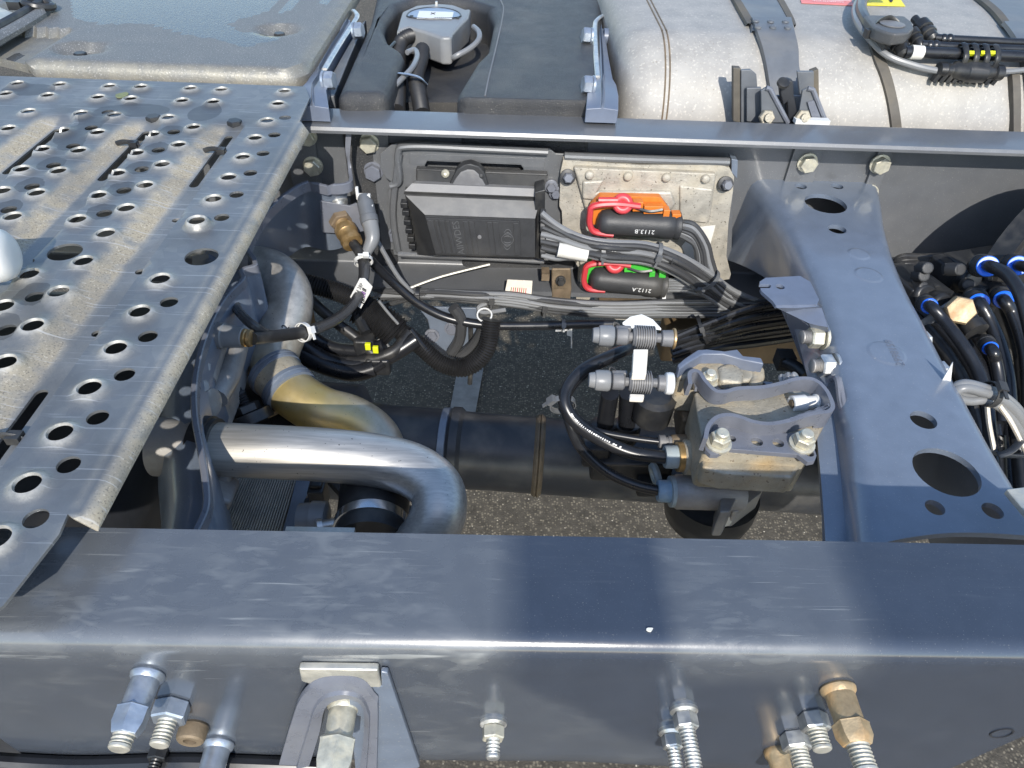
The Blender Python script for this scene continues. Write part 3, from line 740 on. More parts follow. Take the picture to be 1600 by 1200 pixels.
# ================================================================== CROSSMEMBER
ZX = -.085
def x2(px, py): p = pz(px, py, ZX); return V((p.x, p.y))
def path2(lst, sub=5): return smooth_path([V((*x2(*q), 0)) for q in lst], sub)
Lft = path2([(1186, 268), (1212, 300), (1243, 345), (1273, 395), (1298, 445), (1322, 520), (1342, 600), (1358, 680), (1370, 760), (1382, 848)])
Rgt = path2([(1358, 271), (1366, 310), (1371, 350), (1384, 398), (1405, 450), (1431, 500), (1461, 560), (1495, 622), (1531, 690), (1572, 760), (1618, 838)])
farE = path2([(1186, 268), (1234, 276), (1267, 278.5), (1316, 277), (1358, 271)], 4)
neaE = path2([(1382, 848), (1420, 840), (1480, 833), (1545, 833), (1618, 838)], 4)
outl = [(p.x, p.y) for p in Lft]+[(p.x, p.y) for p in neaE[1:]]+[(p.x, p.y) for p in Rgt[::-1][1:]]+[(p.x, p.y) for p in farE[::-1][1:-1]]
holes = []
for px, py, rp in ((1290, 318, 32), (1308, 358, 14), (1251, 291, 9.5), (1308, 291, 9.5), (1443, 656, 20), (1479, 737, 50), (1461, 793, 15), (1551, 798, 16)):
    P = pz(px, py, ZX); holes.append(circ(P.x, P.y, mm(rp, P), 32))
emb = [(*x2(1342, 397), .014), (*x2(1357, 430), .017), (*x2(1385, 552), .020)]
def xfun(x, y):
    z = ZX
    for ex, ey, er in emb:
        r = math.hypot(x-ex, y-ey); z += .0011*(1-sstep(er-.002, er, r))
    return V((x, y, z)), {}
rings = [circ(ex, ey, er-k, 28) for ex, ey, er in emb for k in (-.0012, 0, .002, .0032)]+[[(cx_+(x-cx_)*1.1, cy_+(y-cy_)*1.1) for x, y in h] for h in holes for cx_, cy_ in [(sum(p[0] for p in h)/len(h), sum(p[1] for p in h)/len(h))]]
g = sheet([outl]+holes, rings, .012, xfun)
# side walls
bot = [pY(*q) for q in ((1132, 405, .775), (1158, 414, .73), (1198, 436, .67), (1222, 468, .58), (1243, 520, .48), (1268, 620, .34), (1282, 740, .23), (1290, 850, .15), (1290, 880, .12))]
def at_y(lst, y):
    lst = sorted(lst, key=lambda p: p.y)
    if y <= lst[0].y: return lst[0]
    for a, b in zip(lst, lst[1:]):
        if y <= b.y: return a.lerp(b, (y-a.y)/(b.y-a.y))
    return lst[-1]
rows = []
Rr = .022
bot_s = smooth_path(bot, 4)
for p in Lft:
    top = V((p.x, p.y, ZX)); b = at_y(bot_s, p.y); b = V((b.x, p.y, b.z))
    c1 = top+V((-Rr*.5, 0, -Rr*.09)); c2_ = top+V((-Rr*.85, 0, -Rr*.42)); c3 = top+V((-Rr, 0, -Rr*.95))
    rows.append([top, top+V((-Rr*.2, 0, -Rr*.012)), c1, c2_, c3]+[c3.lerp(b, t) for t in (.25, .5, .75, 1)])
g.grid(rows)
rows = []
for p in Rgt:
    top = V((p.x, p.y, ZX)); rows.append([top, top+V((.006, 0, -.0016)), top+V((.011, 0, -.006)), top+V((.0135, 0, -.015)), top+V((.015, 0, -.06)), top+V((.03, 0, -.16))])
g.grid(rows)
bmesh.ops.remove_doubles(g.bm, verts=g.bm.verts, dist=2e-5)
xm = thing('crossmember', 'blue-grey pressed crossmember with round holes joining the two rails', 'crossmember', (x2(1380, 560).x, x2(1380, 560).y, -.2))
o = part('pressing', g, 'frame', xm, sharp=60); solid(o, .006)
# embossed number along the right side
t0, t1 = pz(1411, 576, ZX+.0012), pz(1386, 527, ZX+.0012); xd = (t1-t0)
text_part('2998159', 'embossed_number', 'framegrey', xm, (t0+t1)/2, xd, EZ.cross(xd), .0125, .0003)
# bolts on its right side and a white tag
for px, py in ((1436, 532), (1462, 580)):
    p = pz(px-8, py+2, -.105); g = G(); g.lathe(p, (1, .1, .1), [(0, .014), (.004, .014), (.0045, .011)], 18); g.hexa(p+EX*.004, (1, .1, .1), .0115, .012); part('bolt', g, 'zinc', xm)
a = [pY(1469, 600, .34), pY(1489, 566, .34), pY(1484, 612, .34)]
g = G(); g.plate([a], (0, .001, 0)); part('paper_tag', g, 'white', xm)
# galvanised corner plate at the right border
a = [pz(1573, 764, -.05), pz(1606, 760, -.05), pz(1660, 800, -.05), pz(1622, 822, -.05)]
g = G(); g.plate([a], (0, 0, -.006)); single('corner_plate', g, 'galv', 'corner of a grey steel plate at the right border above the rail', 'plate', bevel=.001)

# ================================================================== PROPSHAFT
P0, P1 = pz(545, 690, -.30), pz(1310, 746, -.30); ax = (P1-P0).normalized(); Ls = (P1-P0).length
def tx(px): return (pz(px, 690+(px-545)*.0732, -.30)-P0).dot(ax)
rs = mm(61, (P0+P1)/2)
sh = thing('propeller_shaft', 'thick dark propeller shaft running along between the rails', 'shaft', (P0+P1)/2)
g = G(); g.lathe(P0, ax, [(0, rs*1.02), (tx(700), rs*1.02), (tx(706), rs*1.10), (tx(718), rs*1.10), (tx(724), rs*1.0), (tx(778), rs*.98), (tx(784), rs*.985), (Ls, rs*.97)], 56); part('tube', g, 'shaft', sh)
g = G(); prof = []
for i in range(15): a_ = math.pi*i/14; prof.append((tx(832)+(tx(850)-tx(832))*i/14, rs*.96+.006*math.sin(a_)*(1 if i not in (7,) else .6)))
g.lathe(P0, ax, prof, 48); part('weld_ring', g, 'rust', sh, sharp=70)
g = G(); g.lathe(P0, ax, [(tx(688), rs*1.0), (tx(690), rs*1.06), (tx(700), rs*1.07), (tx(702), rs*1.0)], 48); part('collar', g, 'frame', sh)
g = G(); g.lathe(P0, ax, [(-.2, rs*1.5), (tx(560), rs*1.5), (tx(575), rs*1.06), (tx(600), rs*1.03)], 40); part('yoke', g, 'shaft', sh)

# ================================================================== CHARGE PIPES
def setattr_tan(o, fn):
    a = o.data.attributes.new('tan', 'FLOAT', 'POINT'); w = world_loc(o)
    for i, v in enumerate(o.data.vertices): a.data[i].value = fn(v.co+w)
pts1 = [(300, 700, -.115), (420, 706, -.115), (510, 711, -.117), (590, 720, -.12), (645, 735, -.122), (680, 762, -.127), (686, 796, -.135), (672, 832, -.15), (640, 870, -.17)]
c1 = [pz(*q) for q in pts1]; r1 = mm(42, c1[2])
pp = thing('charge_pipe', 'bright aluminium pipe with a tight U-bend beside the near rail', 'pipe', c1[3])
g = G(); g.tube(c1, r1, 40, 10); o = part('pipe_bend', g, 'alu', pp, sharp=60); setattr_tan(o, lambda p: .25*(1-sstep(.0, .25, p.x+.35)))
d = (c1[1]-c1[0]).normalized(); s0 = pz(331, 702, -.115)
g = G(); g.lathe(s0-d*.014, d, [(0, r1*1.18), (.001, r1*1.24), (.014, r1*1.24), (.0145, r1*1.16), (.019, r1*1.16), (.0195, r1*1.02)], 40); part('seal_ring', g, 'rubber', pp)
g = G(); g.lathe(s0-d*.05, d, [(0, r1*1.1), (.02, r1*1.05), (.036, r1*1.12)], 32); part('port', g, 'castdark', pp)
g = G(); q = pz(345, 775, -.15); g.box(q, (.022, .03, .03), Matrix.Rotation(.5, 3, 'Y')); g.box(q+V((.004, .01, .014)), (.012, .01, .012)); part('clamp_lug', g, 'castdark', pp, bevel=.004)
pts2 = [(330, 425, -.125), (385, 421, -.125), (425, 428, -.127), (449, 458, -.135), (447, 500, -.15), (431, 545, -.17), (428, 575, -.18), (440, 597, -.185), (468, 622, -.192), (505, 643, -.20), (548, 656, -.21), (585, 682, -.225), (600, 720, -.24), (600, 760, -.25)]
c2p = [pz(*q) for q in pts2]; r2 = mm(37, c2p[5])
p2 = thing('coolant_pipe', 'grey and yellow tinted S-shaped pipe rising from under the tread plate', 'pipe', c2p[6])
g = G(); g.tube(c2p, [r2*1.05, r2*1.05, r2, r2, r2, r2*.98], 36, 8); o = part('pipe_bend', g, 'alu2', p2, sharp=60)
yt = pz(452, 608, -.187).y
setattr_tan(o, lambda p: sstep(yt+.03, yt-.01, p.y)*(1-.6*sstep(-.17, -.12, p.x))+.35*sstep(yt+.12, yt, p.y)*sstep(yt-.03, yt+.01, p.y))
pa, pb = pz(428, 584, -.182), pz(452, 612, -.189); d = (pb-pa).normalized()
for q, w_ in ((pz(430, 583, -.181), .012), (pz(452, 609, -.1885), .014)):
    g = G(); g.lathe(q-d*w_/2, d, [(0, r2*1.02), (.001, r2*1.13), (w_*.4, r2*1.14), (w_*.5, r2*1.08), (w_*.6, r2*1.14), (w_-.001, r2*1.12), (w_, r2*1.02)], 36); part('hose_clamp', g, 'frame', p2)
g = G(); g.lathe(pz(430, 583, -.181)-d*.004, d, [(0, r2*1.06), (.03, r2*1.06)], 36); part('joint_band', g, 'valve', p2)
t0 = pz(456, 487, -.1475); o_ = (CAM-t0).normalized(); xd = pz(462, 480, -.147)-pz(449, 506, -.152)
cc = pz(455, 494, -.15)
text_part('2778128', 'printed_number', 'ink', p2, cc+o_*(r2*.96), xd, o_.cross(xd), .0125, .0008)

# ================================================================== COOLER, HOSE
ck = thing('oil_cooler', 'finned grey oil cooler below the aluminium pipe', 'cooler', pz(400, 790, -.2))
zq = -.215
A_, B_, C_, D_ = pz(372, 730, zq), pz(470, 735, zq), pz(436, 850, zq), pz(316, 850, zq)
g = G(); g.plate([[A_, B_, C_, D_]], (0, 0, -.04)); part('core', g, 'castdark', ck)
g = G()
for i in range(27):
    f = (i+.5)/27; a_, b_ = A_.lerp(B_, f), D_.lerp(C_, f); w_ = (B_-A_)*.011
    g.plate([[a_-w_, a_+w_, b_+w_, b_-w_]], (0, 0, .005))
part('fin', g, 'cast', ck).__setitem__('kind', 'stuff')
for f0, f1, h_ in ((-.05, -.015, .008), (.0, .02, .009)):
    g = G(); g.plate([[A_.lerp(B_, f0), A_.lerp(B_, f1), D_.lerp(C_, f1), D_.lerp(C_, f0)]], (0, 0, h_)); part('side_bar', g, 'grey', ck)
a_ = [pz(466, 735, -.2), pz(489, 737, -.2), pz(459, 850, -.2), pz(437, 850, -.2)]
g = G(); g.plate([a_], (0, 0, -.10)); part('end_plate', g, 'frame', ck, bevel=.002)
hq = thing('rubber_hose', 'fat black rubber hose with a shiny screw clamp under the pipe bend', 'hose', pz(580, 800, -.2))
h0, h1 = pz(590, 735, -.165), pz(578, 850, -.165); d = (h1-h0).normalized(); rh = mm(53, h0)
tb = (pz(575, 808, -.165)-h0).dot(d)
g = G(); g.lathe(h0, d, [(0, rh*.8), (.01, rh*.95), (.03, rh), (tb, rh*.98), ((h1-h0).length, rh*.98)], 44); part('hose_body', g, 'rubber', hq)
g = G(); g.lathe(h0, d, [(tb+.006, rh*.98), (tb+.0065, rh*1.03), (tb+.016, rh*1.03), (tb+.0165, rh*.98)], 44); cl_ = part('clamp_band', g, 'steel', hq)
q = pz(528, 818, -.16); g = G(); g.cyl(q, q+V((-.014, -.002, -.002)), .006, 12); g.lathe(q+V((-.014, -.002, -.002)), (-1, -.3, .1), [(0, .008), (.005, .008), (.006, .006)], 16); part('clamp_screw', g, 'zinc', cl_)
g = G(); q = pz(545, 818, -.162); g.tube([q+V((-.012, .001, -.001)), q, q+V((.012, -.001, .0))], .0055, 8, corr=.0022); part('screw_housing', g, 'zinc', cl_)
# fittings left of the hose
fk = thing('plug_fitting', 'grey two-piece connector beside the shiny hose clamp', 'connector', pz(495, 812, -.2))
q = pz(490, 810, -.17); g = G(); g.lathe(q+V((-.014, 0, 0)), EX, [(0, .014), (.012, .015), (.0122, .0165), (.026, .0165), (.028, .012)], 20); part('body', g, 'sensor', fk)
g = G(); q = pz(498, 772, -.19); g.box(q, (.016, .022, .03)); g.box(q+V((-.006, -.006, -.02)), (.024, .02, .02)); g.box(q+V((0, 0, .016)), (.012, .012, .006)); part('latch', g, 'black', fk, bevel=.002)
g = G(); q = pz(500, 834, -.14); g.box(q, (.06, .01, .006)); single('bracket_edge', g, 'galv', 'thin pale edge just above the rail below the two-piece connector', 'bracket')
g = G(); g.tube([pz(520, 750, -.26), pz(545, 780, -.27), pz(545, 800, -.28)], .008, 8); single('short_hose', g, 'rubber', 'short dark hose left of the fat rubber hose', 'hose')
g = G(); g.tube([pz(645, 800, -.25), pz(632, 812, -.25), pz(610, 822, -.26)], .010, 8); single('short_hose', g, 'rubber', 'short dark hose right of the fat rubber hose', 'hose')

# ================================================================== CURVED LEFT CROSSMEMBER
zr = -.066
rimp = [pY(547, 196, .735), pY(545, 232, .735), pY(549, 262, .735), pz(549, 283, zr), pz(520, 289, zr), pz(482, 284, zr), pz(445, 305, zr), pz(412, 338, zr), pz(390, 380, zr), pz(400, 402, zr), pz(401, 414, zr), pz(381, 421, zr), pz(383, 434, zr), pz(356, 462, zr), pz(334, 500, zr), pz(317, 548, zr), pz(308, 600, zr), pz(309, 650, zr), pz(318, 700, zr), pz(326, 750, zr), pz(327, 790, zr), pz(312, 826, zr), pz(296, 852, zr)]
cb = thing('curved_crossmember', 'curved blue-grey pressed crossmember edge emerging under the tread plate', 'crossmember', pz(300, 650, -.15))
path = smooth_path(rimp, 5)
g = G(); rows = []
for i, p in enumerate(path):
    t = (path[min(len(path)-1, i+1)]-path[max(0, i-1)]).normalized(); nn = V((-t.y, t.x, 0))
    nn = nn.normalized() if nn.length > .2 else V((-1, 0, 0))
    if nn.x > 0: nn = -nn
    nn = V((-.9, .1, 0)) if p.z > zr+.004 else nn
    w_ = .0045
    rows.append([p+nn*.0+V((0, 0, -.014)), p+V((0, 0, -.001)), p+nn*.001, p+nn*w_, p+nn*(w_+.001)+V((0, 0, -.001)), p+nn*w_+V((0, 0, -.014))])
g.grid(rows); part('rim', g, 'framegrey', cb, sharp=40)
body = path[10*5-2:]; g = G(); rows = []
leftc = smooth_path([pz(*q) for q in ((300, 400, -.10), (310, 440, -.11), (300, 480, -.12), (275, 540, -.13), (256, 600, -.135), (247, 680, -.14), (247, 760, -.14), (252, 800, -.14), (250, 860, -.14))], 8)
for i, p in enumerate(body):
    f = i/(len(body)-1); L_ = leftc[min(len(leftc)-1, int(f*(len(leftc)-1)))]
    a0 = p+V((-.004, 0, -.004)); a1 = p+V((-.009, 0, -.018)).lerp(V((0, 0, 0)), 0); mid = a0.lerp(L_, .25); mid.z = a0.z-.006; mid2 = a0.lerp(L_, .7); mid2.z = a0.z*.55+L_.z*.45
    rows.append([p+V((.0005, 0, -.10)), p+V((.0005, 0, -.012)), a0, a0.lerp(L_, .10)+V((0, 0, -.012)), mid+V((0, 0, -.012)), mid2, L_, L_+V((-.012, 0, -.05)), L_+V((-.016, 0, -.14))])
g.grid(rows); part('pressing', g, 'frame', cb, sharp=50)
up_ = path[3*5:10*5]; g = G(); rows = []
for p in up_: rows.append([p+V((-.001, 0, -.002)), p+V((-.012, .012, -.03)), p+V((-.03, .03, -.12))])
g.grid(rows); part('upper_web', g, 'frame', cb, sharp=60)
# gearbox mass below the tread plate
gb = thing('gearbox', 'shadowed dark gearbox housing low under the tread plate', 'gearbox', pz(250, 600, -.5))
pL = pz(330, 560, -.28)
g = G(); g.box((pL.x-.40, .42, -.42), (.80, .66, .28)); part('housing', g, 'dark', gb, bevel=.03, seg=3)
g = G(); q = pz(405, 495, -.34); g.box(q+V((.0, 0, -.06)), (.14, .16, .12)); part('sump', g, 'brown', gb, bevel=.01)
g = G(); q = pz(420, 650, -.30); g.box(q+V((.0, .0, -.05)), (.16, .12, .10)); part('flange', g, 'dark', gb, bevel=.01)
# cast housing with fittings just right of the curved crossmember
hs = thing('cast_housing', 'pale cast aluminium housing with a hose fitting beside the curved crossmember', 'housing', pz(345, 540, -.15))
a_ = [pz(358, 452, -.12), pz(380, 446, -.12), pz(384, 470, -.12), pz(366, 545, -.12), pz(343, 600, -.12), pz(325, 622, -.12), pz(313, 606, -.12), pz(312, 580, -.12), pz(330, 510, -.12)]
g = G(); g.plate([a_], (0, 0, -.06)); part('casting', g, 'castdark', hs, bevel=.004, seg=3)
g = G(); g.tube([pz(366, 462, -.108), pz(347, 520, -.108), pz(322, 596, -.108)], .010, 12); part('rib', g, 'castdark', hs)
g = G(); g.tube([pz(374, 520, -.125), pz(358, 580, -.125), pz(336, 622, -.125)], .013, 12); part('rib', g, 'castdark', hs)
q0, q1 = pz(328, 523, -.085), pz(396, 529, -.085); d = (q1-q0).normalized(); L = (q1-q0).length; rf = mm(19, q0)
g = G(); g.lathe(q0, d, [(0, rf*.9), (L*.05, rf*1.08), (L*.33, rf*1.1), (L*.36, rf*.98), (L*.40, rf*.95), (L*.76, rf*.84), (L*.78, rf*.78)], 22); part('hose_fitting', g, 'sensor', hs)
g = G(); g.lathe(q0+d*L*.78, d, [(0, rf*.74), (L*.06, rf*.76), (L*.08, rf*.66), (L*.12, rf*.74), (L*.18, rf*.7), (L*.2, rf*.45)], 20); part('brass_ring', g, 'brass', hs)
q = pz(352, 470, -.1); g = G(); g.lathe(q, (1, -.1, .1), [(0, .012), (.016, .012), (.018, .009)], 16); g.box(q+V((.018, .004, .006)), (.012, .014, .02)); part('sensor_plug', g, 'grey', hs, bevel=.001)
for px, py in ((311, 574), (309, 604)):
    q = pz(px+4, py, -.09); g = G(); g.lathe(q, (.6, -.5, .5), [(0, .008), (.003, .008)], 14); g.hexa(q, (.6, -.5, .5), .0065, .010); part('bolt', g, 'castdark', hs)
q = pz(314, 632, -.115); g = G(); g.lathe(q+V((-.012, .004, 0)), (1, -.3, .2), [(0, .016), (.01, .017), (.012, .014), (.018, .016), (.026, .015), (.028, .01)], 18); part('pipe_stub', g, 'castdark', hs)
st = thing('threaded_stud', 'black threaded stud standing between the two metal pipes', 'stud', pz(385, 640, -.2))
q0, q1 = pz(388, 645, -.19), pz(373, 612, -.17); d = (q1-q0).normalized()
g = G(); g.thread(q0, d, .007, (q1-q0).length, .003); g.lathe(q1, d, [(0, .0045), (.004, .0045)], 10); part('stud', g, 'dark', st)
g = G(); g.hexa(q0, d, .016, .010); g.lathe(q0-d*.012, d, [(0, .026), (.012, .024)], 20); part('nut', g, 'black', st)
a_ = [pz(405, 600, -.2), pz(428, 608, -.2), pz(436, 640, -.2), pz(418, 648, -.2)]
g = G(); g.plate([a_], (0, 0, -.006)); part('clip', g, 'rust', st)
a_ = [pz(420, 645, -.22), pz(455, 650, -.22), pz(470, 662, -.22), pz(430, 668, -.22)]
g = G(); g.plate([a_], (0, 0, -.006)); part('tab', g, 'dark', st)
# ================================================================== CONTROL UNIT PLATE
def tie(parent, c, ax, R_, w=.0045, mat='tie', head=None, sq=1.):
    g = G(); ax = V(ax).normalized(); n = 18; a, b = frame_of(ax); rows = []
    for i in range(n+1):
        d = a*math.cos(2*math.pi*i/n)+b*math.sin(2*math.pi*i/n)
        rows.append([V(c)+d*R_-ax*w/2, V(c)+d*(R_+.0011)-ax*w/2, V(c)+d*(R_+.0011)+ax*w/2, V(c)+d*R_+ax*w/2])
    g.grid(rows)
    h = V(head) if head is not None else (CAM-V(c)).normalized(); h = (h-ax*h.dot(ax)).normalized(); k = ax.cross(h)
    m = Matrix((k, ax, h)).transposed(); g.box(V(c)+h*(R_+.0025), (w*1.5, w*1.35, .005), m)
    g.box(V(c)+h*(R_+.0032)+k*w*1.3, (w*1.6, w*.6, .0014), m)
    return part('cable_tie', g, mat, parent)
YB = .768
def rect(pts, y): return [pY(a, b, y) for a, b in pts]
pl = thing('mounting_plate', 'dark pressed mounting plate with rounded rims on the far rail', 'mounting plate', pY(860, 400, YB))
outp = rect([(594, 240), (612, 226), (640, 221), (858, 232), (868, 240), (1140, 251), (1147, 262), (1143, 400), (1130, 412), (870, 408), (640, 403), (615, 398), (606, 300), (612, 285), (603, 278), (594, 262)], YB)
slot = rect([(664, 257), (668, 252), (814, 258), (818, 264), (817, 268), (664, 262)], YB)
g = G(); g.plate([outp, slot], (0, .004, 0)); part('sheet', g, 'rail', pl, bevel=.001)
g = G(); g.tube(rect([(610, 290), (624, 282), (622, 240), (640, 228), (750, 232), (856, 237)], YB-.006), .0065, 10, 8, flat=.8); part('rim', g, 'rail', pl)
g = G(); g.tube(rect([(882, 244), (1000, 248.5), (1139, 253)], YB-.012), .0058, 10, 4); part('rim', g, 'rail', pl)
g = G(); g.tube(rect([(622, 397), (740, 402), (850, 408)], YB-.020), .0045, 10, 4); part('rim', g, 'rail', pl)
g = G(); g.tube(rect([(624, 240), (614, 330), (622, 392)], YB-.006), .005, 8, 6); part('rim', g, 'rail', pl)
g = G(); g.plate([rect([(640, 240), (852, 248), (850, 262), (818, 262), (815, 256), (668, 250), (664, 258), (640, 256)], YB-.001)], (0, .001, 0)); part('raised_panel', g, 'rail', pl, bevel=.0006)
g = G(); g.plate([rect([(1143, 248), (1153, 250), (1152, 280), (1143, 270)], YB-.012)], (0, .02, 0)); part('end_flange', g, 'frame', pl, bevel=.001)
for px, py in ((861, 290), (868, 300)):
    p = pY(px, py, YB-.002); g = G(); g.lathe(p, (0, -1, .1), [(0, .010), (.004, .010), (.005, .007)], 16); g.hexa(p+V((0, -.004, 0)), (0, -1, .1), .0068, .008); part('bolt', g, 'framegrey', pl)

# ------------------------------------------------------------------ black control unit with stepped lid
cu = thing('control_unit', 'black control unit with a stepped ribbed lid and a cable bundle leaving right', 'control unit', pY(740, 400, .74))
rowsd = [(.762, [(655, 263), (856, 272)]), (.748, [(653, 266), (856, 275)]), (.746, [(652, 283), (851, 292)]), (.738, [(644, 287), (850, 296)]), (.732, [(632, 299), (845, 308)]), (.735, [(631, 303), (844, 312)]), (.732, [(634, 306), (843, 315)])]
g = G(); pr = [[pY(*a, y).lerp(pY(*b, y), t/6) for t in range(7)] for y, (a, b) in rowsd]
g.grid(pr)
# lower slope and the face
sl = [pY(634, 306, .732), pY(843, 315, .732)]; fl = [pY(664, 336, .700), pY(836, 342, .700)]; fb = [pY(681, 398, .695), pY(836, 402, .695)]
g.grid([sl, fl]); g.grid([fl, fb])
lb = [pY(652, 398, .745), pY(836, 405, .755)]
g.face([g.bm.verts.new(p) for p in (sl[0], lb[0], fb[0], fl[0])]); g.face([g.bm.verts.new(p) for p in (fb[0], lb[0], lb[1], fb[1])])
g.face([g.bm.verts.new(p) for p in (sl[1], fl[1], fb[1], lb[1])])
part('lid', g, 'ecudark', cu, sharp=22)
o_ = V((0, -.0006, .0008))
g = G(); g.grid([[p+o_ for p in pr[2]], [p+o_ for p in pr[3]], [p+o_ for p in pr[4]]]); part('lid_ledge', g, 'grey', cu)
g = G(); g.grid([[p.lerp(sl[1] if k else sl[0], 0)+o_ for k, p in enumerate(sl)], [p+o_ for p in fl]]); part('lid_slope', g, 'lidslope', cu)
g = G(); g.plate([rect([(632, 300), (850, 285), (846, 405), (650, 398)], .748)], (0, .016, 0)); part('case', g, 'ecudark', cu)
g = G(); g.plate([rect([(650, 264), (856, 272), (852, 291), (650, 283)], .752)], (0, .012, 0)); part('back_flange', g, 'ecudark', cu, bevel=.002)
g = G(); g.plate([[pY(a, b, .742) for a, b in ((700, 292), (708, 276), (715, 264), (724, 258), (736, 256), (748, 260), (757, 270), (765, 294))]], (0, .016, 0)); part('lug_rim', g, 'ecudark', cu, bevel=.002)
g = G(); g.plate([[pY(a, b, .7405) for a, b in ((702, 296), (712, 279), (720, 269), (730, 265), (741, 266), (750, 274), (763, 297))]], (0, .008, 0)); part('lug', g, 'grey', cu, bevel=.003)
for px in (696, 752):
    q = pY(px, 271+(px-696)*.04, .746); g = G(); g.lathe(q, (0, -1, .3), [(0, .006), (.003, .0055), (.006, .002)], 14); part('rivet', g, 'zincpale' if px < 700 else 'ecudark', cu)
# ribs on the face, embossed letters and symbol
def facept(u, v, off=0):   # u 0..1 left-right, v 0..1 top-bottom
    a = fl[0].lerp(fl[1], u); b = fb[0].lerp(fb[1], u); n = (fl[1]-fl[0]).cross(fb[0]-fl[0]).normalized()
    if n.y > 0: n = -n
    return a.lerp(b, v)+n*off
g = G(); g.plate([[facept(.0, .05), facept(.86, .05), facept(.86, .96), facept(.0, .96)]], facept(.5, .5, .003)-facept(.5, .5)); part('face_panel', g, 'ecudark', cu, bevel=.0008)
ribs = [(.03, .06), (.075, .11), (.125, .16), (.175, .20), (.40, .44), (.46, .50), (.52, .56), (.58, .62), (.64, .68), (.245, .30)]
for k, (u0, u1) in enumerate([(.02, .065), (.08, .11), (.125, .165), (.18, .215), (.34, .385), (.395, .44), (.56, .605), (.61, .66), (.80, .845)]):
    g = G(); g.plate([[facept(u0, .09, .003), facept(u1, .09, .003), facept(u1, .93, .003), facept(u0, .93, .003)]], facept(.5, .5, .0018)-facept(.5, .5)); part('rib', g, 'ecudark', cu, bevel=.0005)
xd = facept(.27, .1)-facept(.27, .9)
nn = facept(.5, .5, .01)-facept(.5, .5)
text_part('AIIWDES', 'embossed_letters', 'ecu', cu, facept(.27, .52, .0034), xd, nn.cross(xd), .0135, .0002)
cc = facept(.735, .52, .0036); e1 = (facept(.8, .5)-facept(.7, .5)).normalized(); e2 = nn.cross(e1).normalized()
g = G()
g.torus(cc, nn, .0085, .0006, 24, 6); part('symbol_ring', g, 'ecu', cu)
for sg in (-1, 1):
    for k in range(3):
        r = .0045+.0042*k; g = G(); g.tube([cc+e2*sg*r*1.2*math.cos(t)+e1*.0062*math.sin(t)*1.1 for t in (-.9, -.45, 0, .45, .9)], .0005, 6, 4); part('symbol_arc', g, 'ecu', cu)
q = facept(.47, .48, .003); g = G(); g.lathe(q, nn, [(0, .003), (.001, .0028), (.0012, .0015)], 14); part('moulding_point', g, 'grey', cu)
g = G()
for k, py in enumerate((318, 330, 345, 358, 371, 382)):
    q = pY(632+k*2.5, py, .728); g.box(q, (.010, .014, .008))
o = part('locking_teeth', g, 'black', cu, bevel=.001); o['kind'] = 'stuff'
g = G(); g.plate([rect([(836, 300), (852, 296), (850, 408), (836, 404)], .715)], (0, .035, 0)); part('cable_gate', g, 'black', cu, bevel=.002)
for py in (336, 352, 373, 391):
    q = pY(844, py, .706); g = G(); g.lathe(q, EX, [(0, .0095), (.006, .0095), (.008, .008)], 14); part('grommet', g, 'ecudark', cu)

# ------------------------------------------------------------------ cast control unit with two lever connectors
ca = thing('cast_control_unit', 'dusty cast aluminium control unit with an orange and a green connector', 'control unit', pY(1010, 470, .75))
YC = .752
oc = rect([(880, 250), (890, 246), (910, 252), (1000, 258), (1090, 258), (1116, 256), (1140, 262), (1147, 276), (1145, 300), (1138, 350), (1135, 400), (1142, 428), (1140, 436), (1125, 438), (1080, 430), (940, 430), (920, 470), (900, 470), (905, 420), (880, 380), (878, 330), (874, 322), (876, 268)], YC)
g = G(); g.plate([oc], (0, .012, 0)); part('base_casting', g, 'cast', ca, bevel=.003, seg=3)
g = G(); g.plate([rect([(896, 262), (1120, 272), (1112, 330), (1100, 400), (1090, 425), (905, 415), (925, 350), (915, 330)], YC-.010)], (0, .012, 0)); part('raised_casting', g, 'cast', ca, bevel=.004, seg=3)
g = G(); g.plate([rect([(910, 284), (945, 282), (935, 300), (1050, 300), (1056, 320), (1050, 330), (910, 312)], YC-.016)], (0, .012, 0)); part('boss_casting', g, 'cast', ca, bevel=.004, seg=3)
g = G(); g.plate([rect([(1062, 290), (1115, 296), (1105, 350), (1062, 345)], YC-.014)], (0, .008, 0)); part('flat_pad', g, 'cast', ca, bevel=.003)
for px, py in ((921, 273), (981, 275), (1041, 277), (1102, 279)):
    q = pY(px, py, YC-.011); g = G(); g.lathe(q, (0, -1, .1), [(0, .0065), (.004, .006), (.0055, .004)], 16); part('boss', g, 'cast', ca, sharp=60)
for px, py in ((887, 276), (1133, 287)):
    q = pY(px, py, YC-.003); g = G(); g.lathe(q, (0, -1, .3), [(0, .011), (.004, .011), (.005, .008)], 18); b_ = part('washer', g, 'dark', ca); g = G(); g.hexa(q+V((0, -.004, .001)), (0, -1, .3), .0075, .010); g.lathe(q+V((0, -.013, .004)), (0, -1, .3), [(0, .006), (.003, .0055)], 14); part('bolt', g, 'framegrey', b_)
g = G(); g.plate([rect([(1065, 385), (1090, 355), (1118, 352), (1105, 400), (1075, 410)], YC-.013)], (0, .001, 0)); part('sticker', g, 'label', ca)
